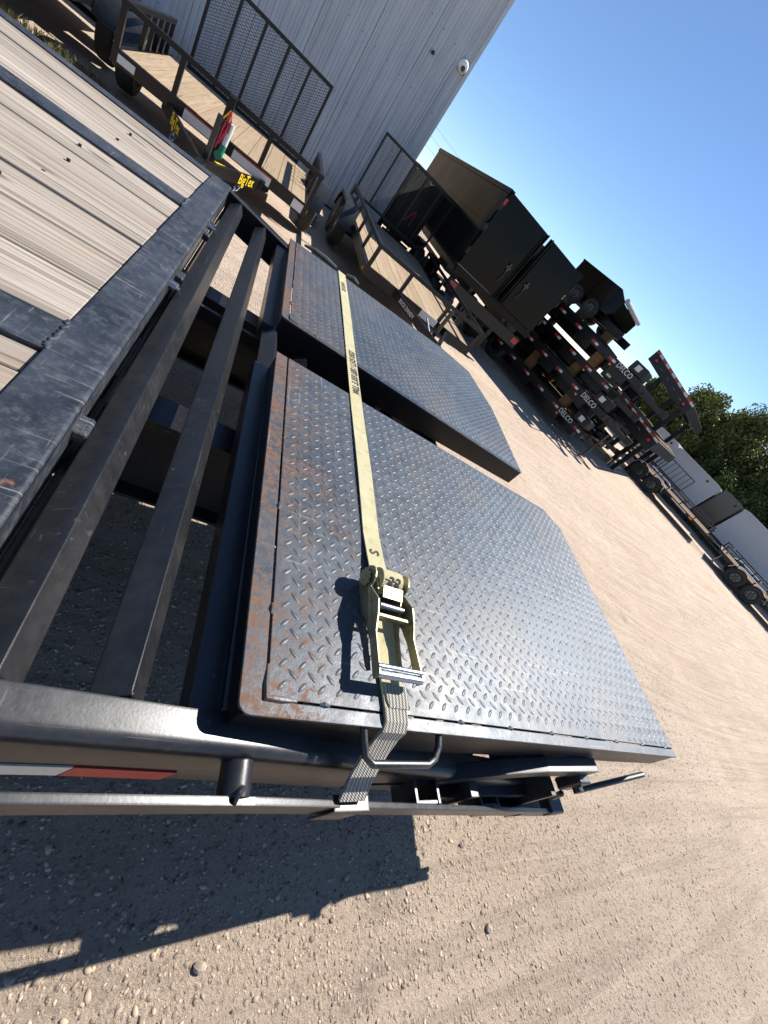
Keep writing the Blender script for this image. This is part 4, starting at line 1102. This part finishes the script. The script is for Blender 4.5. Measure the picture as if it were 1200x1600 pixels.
# ------------------------------------------------------------------ far row : landscape trailers and enclosed trailers
G_ = np.array([15.19, 10.49, -.2])
def landscape(label, dx, gates, extra):
    loc = G_ + U_ * dx
    Q = thing('landscape_trailer', label, 'trailer', loc, ROT, 'open trailers across the yard')
    def qb(mb, nm, mat='black_far', par=None, **k): return mb.build(nm, MT[mat], par or Q, **k)
    x0, x1, W = -.9, 3.2, 1.9
    fr = qb(MB().b2((x0, 0, .48), (x1, .05, .58)).b2((x0, W - .05, .48), (x1, W, .58)).b2((x0, .05, .48), (x0 + .05, W - .05, .58)).b2((x1 - .05, .05, .48), (x1, W - .05, .58)), 'frame')
    for i in range(9): qb(MB().b2((x0 + .06, .06 + i * .198, .535), (x1 - .06, .06 + i * .198 + .19, .575)), 'plank', 'dunnage')
    for y in (0, W - .04):
        qb(MB().b2((x0, y, .80), (x1, y + .04, .84)), 'top_rail')
        for x in np.linspace(x0 + .02, x1 - .06, 7): qb(MB().b2((x, y + .002, .58), (x + .04, y + .038, .80)), 'post')
    if gates:
        for (a, b) in ((-.72, .28), (.36, 1.46)):
            g = qb(MB().b2((a, .02, .845), (a + .03, .05, 1.42)).b2((b - .03, .02, .845), (b, .05, 1.42)).b2((a + .03, .02, 1.39), (b - .03, .05, 1.42)).b2((a + .03, .02, .85), (b - .03, .05, .88)), 'side_gate')
            for x in np.linspace(a, b, 7)[1:-1]: qb(MB().b2((x - .009, .026, .88), (x + .009, .044, 1.39)), 'gate_bar', 'black_far', g)
    for x in (.05, .72):
        for y in (-.12, W + .12): wheel_parts(Q, (x, y, .33), .32, .2, 'y', world=False)
        qb(MB().tube([(x, -.1, .33), (x, W + .1, .33)], .03, 8), 'axle')
    for y in (-.12, W + .12):
        vs = []; 
        for (x, z) in ((-.36, .42), (-.28, .62), (-.1, .70), (.85, .70), (1.03, .62), (1.12, .42)): vs += [(x, y - .12, z), (x, y + .12, z), (x, y + .12, z - .02), (x, y - .12, z - .02)]
        qb(MB().add(vs, [(i * 4 + k, i * 4 + (k + 1) % 4, i * 4 + 4 + (k + 1) % 4, i * 4 + 4 + k) for i in range(5) for k in range(4)] + [(3, 2, 1, 0), (20, 21, 22, 23)]), 'fender', 'silver')
    qb(MB().bar((x1 - .3, .3, .50), (x1 + 1.0, W / 2, .50), .05, .1).bar((x1 - .3, W - .3, .50), (x1 + 1.0, W / 2, .50), .05, .1).box((x1 + 1.05, W / 2, .52), (.2, .12, .12)), 'tongue')
    qb(MB().tube([(x1 + .85, W / 2 - .08, .06), (x1 + .85, W / 2 - .08, .9)], .03, 8).box((x1 + .85, W / 2 - .08, .05), (.16, .16, .03)), 'jack', 'zinc')
    qb(MB().b2((2.35, -.008, .50), (2.5, -.001, .55)), 'marker_light', 'amber')
    qb(MB().b2((1.5, -.006, .50), (2.2, -.001, .545)), 'reflector_strip', 'tape_white')
    return Q
landscape('black open trailer with raised ladder side gates and two tandem wheels across the yard', 0, True, 0)
landscape('second black open trailer further right in front of the silver enclosed trailers', 4.7, False, 1)

def enclosed(label, x0, x1, off, zt, col='silver', vnose=False):
    loc = G_ - N_ * off + U_ * x0
    Q = thing('enclosed_trailer', label, 'trailer', loc, ROT, 'enclosed cargo trailers across the yard')
    def qb(mb, nm, mat=col, par=None, **k): return mb.build(nm, MT[mat], par or Q, **k)
    Ln = x1 - x0; zb = .42
    n = max(1, round(Ln / 1.2))
    qb(MB().b2((0, .012, zb), (Ln, 3.2, zt - .10)), 'body')
    for i in range(n):
        a, b = Ln * i / n, Ln * (i + 1) / n
        qb(MB().b2((a + .006, 0, zb + .10), (b - .006, .0118, zt - .11)), 'panel')
    qb(MB().prism([(0 - .0, zt - .10), (.06, zt - .03), (.2, zt), (Ln - .2, zt), (Ln - .06, zt - .03), (Ln, zt - .10)], -.01, 3.21, 'y'), 'roof')
    qb(MB().b2((0, -.008, zb), (Ln, .0115, zb + .095)), 'lower_trim', 'black_far')
    for i in range(n + 1):
        x = min(max(Ln * i / n, .02), Ln - .02); qb(MB().b2((x - .018, -.006, zb + .10), (x + .018, -.0005, zt - .11)), 'seam_trim', 'silver' if col == 'silver' else 'black_far')
    for x in (.35 * Ln, .35 * Ln + .75):
        if Ln > 1.5:
            wheel_parts(Q, (x, .12, .33), .33, .2, 'y', world=False)
    qb(MB().tube([(Ln * .75, -.012, zt - .2), (Ln * .75, -.03, zt - .2)], .05, 10), 'vent', 'deep')
    qb(MB().b2((.1, .3, -.0), (.2, .4, zb)).b2((Ln - .2, .3, 0), (Ln - .1, .4, zb)), 'stand', 'black_far')
    return Q
enclosed('silver enclosed trailer closest to the striped bumper', -1.65, -.42, 4.0, 1.93)
enclosed('silver enclosed trailer behind the ladder side gates', -.38, 2.05, 4.05, 1.90)
enclosed('dark open-backed enclosed trailer between the silver ones', 2.1, 3.1, 4.3, 2.0, 'darkglass')
enclosed('silver enclosed trailer at the right edge of the yard', 3.16, 9.0, 3.9, 2.02)

# ------------------------------------------------------------------ trees
def tree(label, x, y, hgt, rad, seed, n=9000, low=.12):
    rg = np.random.default_rng(seed)
    z0 = float(ground_z(x, y))
    Tt = thing('tree', label, 'tree', (x, y, z0), group='trees behind the yard')
    mb = MB(); mb.tube([(0, 0, -.1), (.1, 0, hgt * .25), (.0, .1, hgt * .5), (.1, 0, hgt * .8)], [.22, .17, .12, .04], 10)
    tips = []
    for k in range(14):
        a = rg.random() * 6.28; zz = hgt * rg.uniform(.15, .75); r = rad * rg.uniform(.5, .9)
        q = (r * math.cos(a), r * math.sin(a), zz + hgt * rg.uniform(.05, .22))
        mb.tube([(0, 0, zz), (q[0] * .5, q[1] * .5, zz + (q[2] - zz) * .35), q], [.07, .045, .015], 6); tips.append(q)
    mb.build('trunk', MT['bark'], Tt)
    # clumps
    cl = []
    for k in range(70):
        a = rg.random() * 6.28; zz = rg.uniform(low, .97); rr_ = rad * (1 - abs(zz - .45) ** 1.7 * 1.5) * rg.uniform(.35, 1.0) ** .5
        cl.append((max(rr_, .1) * math.cos(a), max(rr_, .1) * math.sin(a), zz * hgt, rg.uniform(.16, .34) * rad))
    cl = np.array(cl)
    ci = rg.integers(0, len(cl), n)
    dirs = rg.normal(size=(n, 3)); dirs /= np.linalg.norm(dirs, axis=1)[:, None]
    c = cl[ci, :3] + dirs * (cl[ci, 3:4] * rg.random((n, 1)) ** .45)
    s_ = rg.uniform(.045, .10, n)[:, None]
    t1 = rg.normal(size=(n, 3)); t1 /= np.linalg.norm(t1, axis=1)[:, None]
    t2 = np.cross(t1, rg.normal(size=(n, 3))); t2 /= np.linalg.norm(t2, axis=1)[:, None]
    v = np.stack([c - t1 * s_ * 1.2, c + t2 * s_ * .55, c + t1 * s_ * 1.2, c - t2 * s_ * .55], 1).reshape(-1, 3)
    f = np.arange(n * 4).reshape(-1, 4)
    np_mesh('crown', v, f, MT['leaf'], Tt)
TR = G_ - N_ * 14
def tp(xl, off=14):
    p = G_ - N_ * off + U_ * xl
    return p[0], p[1]
specs = [(-4.9, 14, 3.7, 2.0, 'leafy tree just right of the raised gooseneck tail'), (-1.9, 13.2, 4.9, 2.6, 'leafy tree rising above the silver trailers'), (1.2, 13, 5.9, 3.1, 'tallest leafy tree at the right edge of the picture'), (4.0, 12.5, 6.0, 3.0, 'leafy tree low on the right edge behind the last enclosed trailer'), (-.2, 10.0, 2.7, 1.6, 'small yellowish bush right behind the silver trailers'), (2.6, 9.6, 2.9, 1.7, 'low bush behind the dark enclosed trailer'), (6.8, 12, 6.2, 3.1, 'leafy tree beyond the right end of the row')]
for i, (xl, of, hh, rd, lab) in enumerate(specs):
    x, y = tp(xl, of); tree(lab, x, y, hh, rd, 100 + i, n=46000 if hh > 3.5 else 16000)
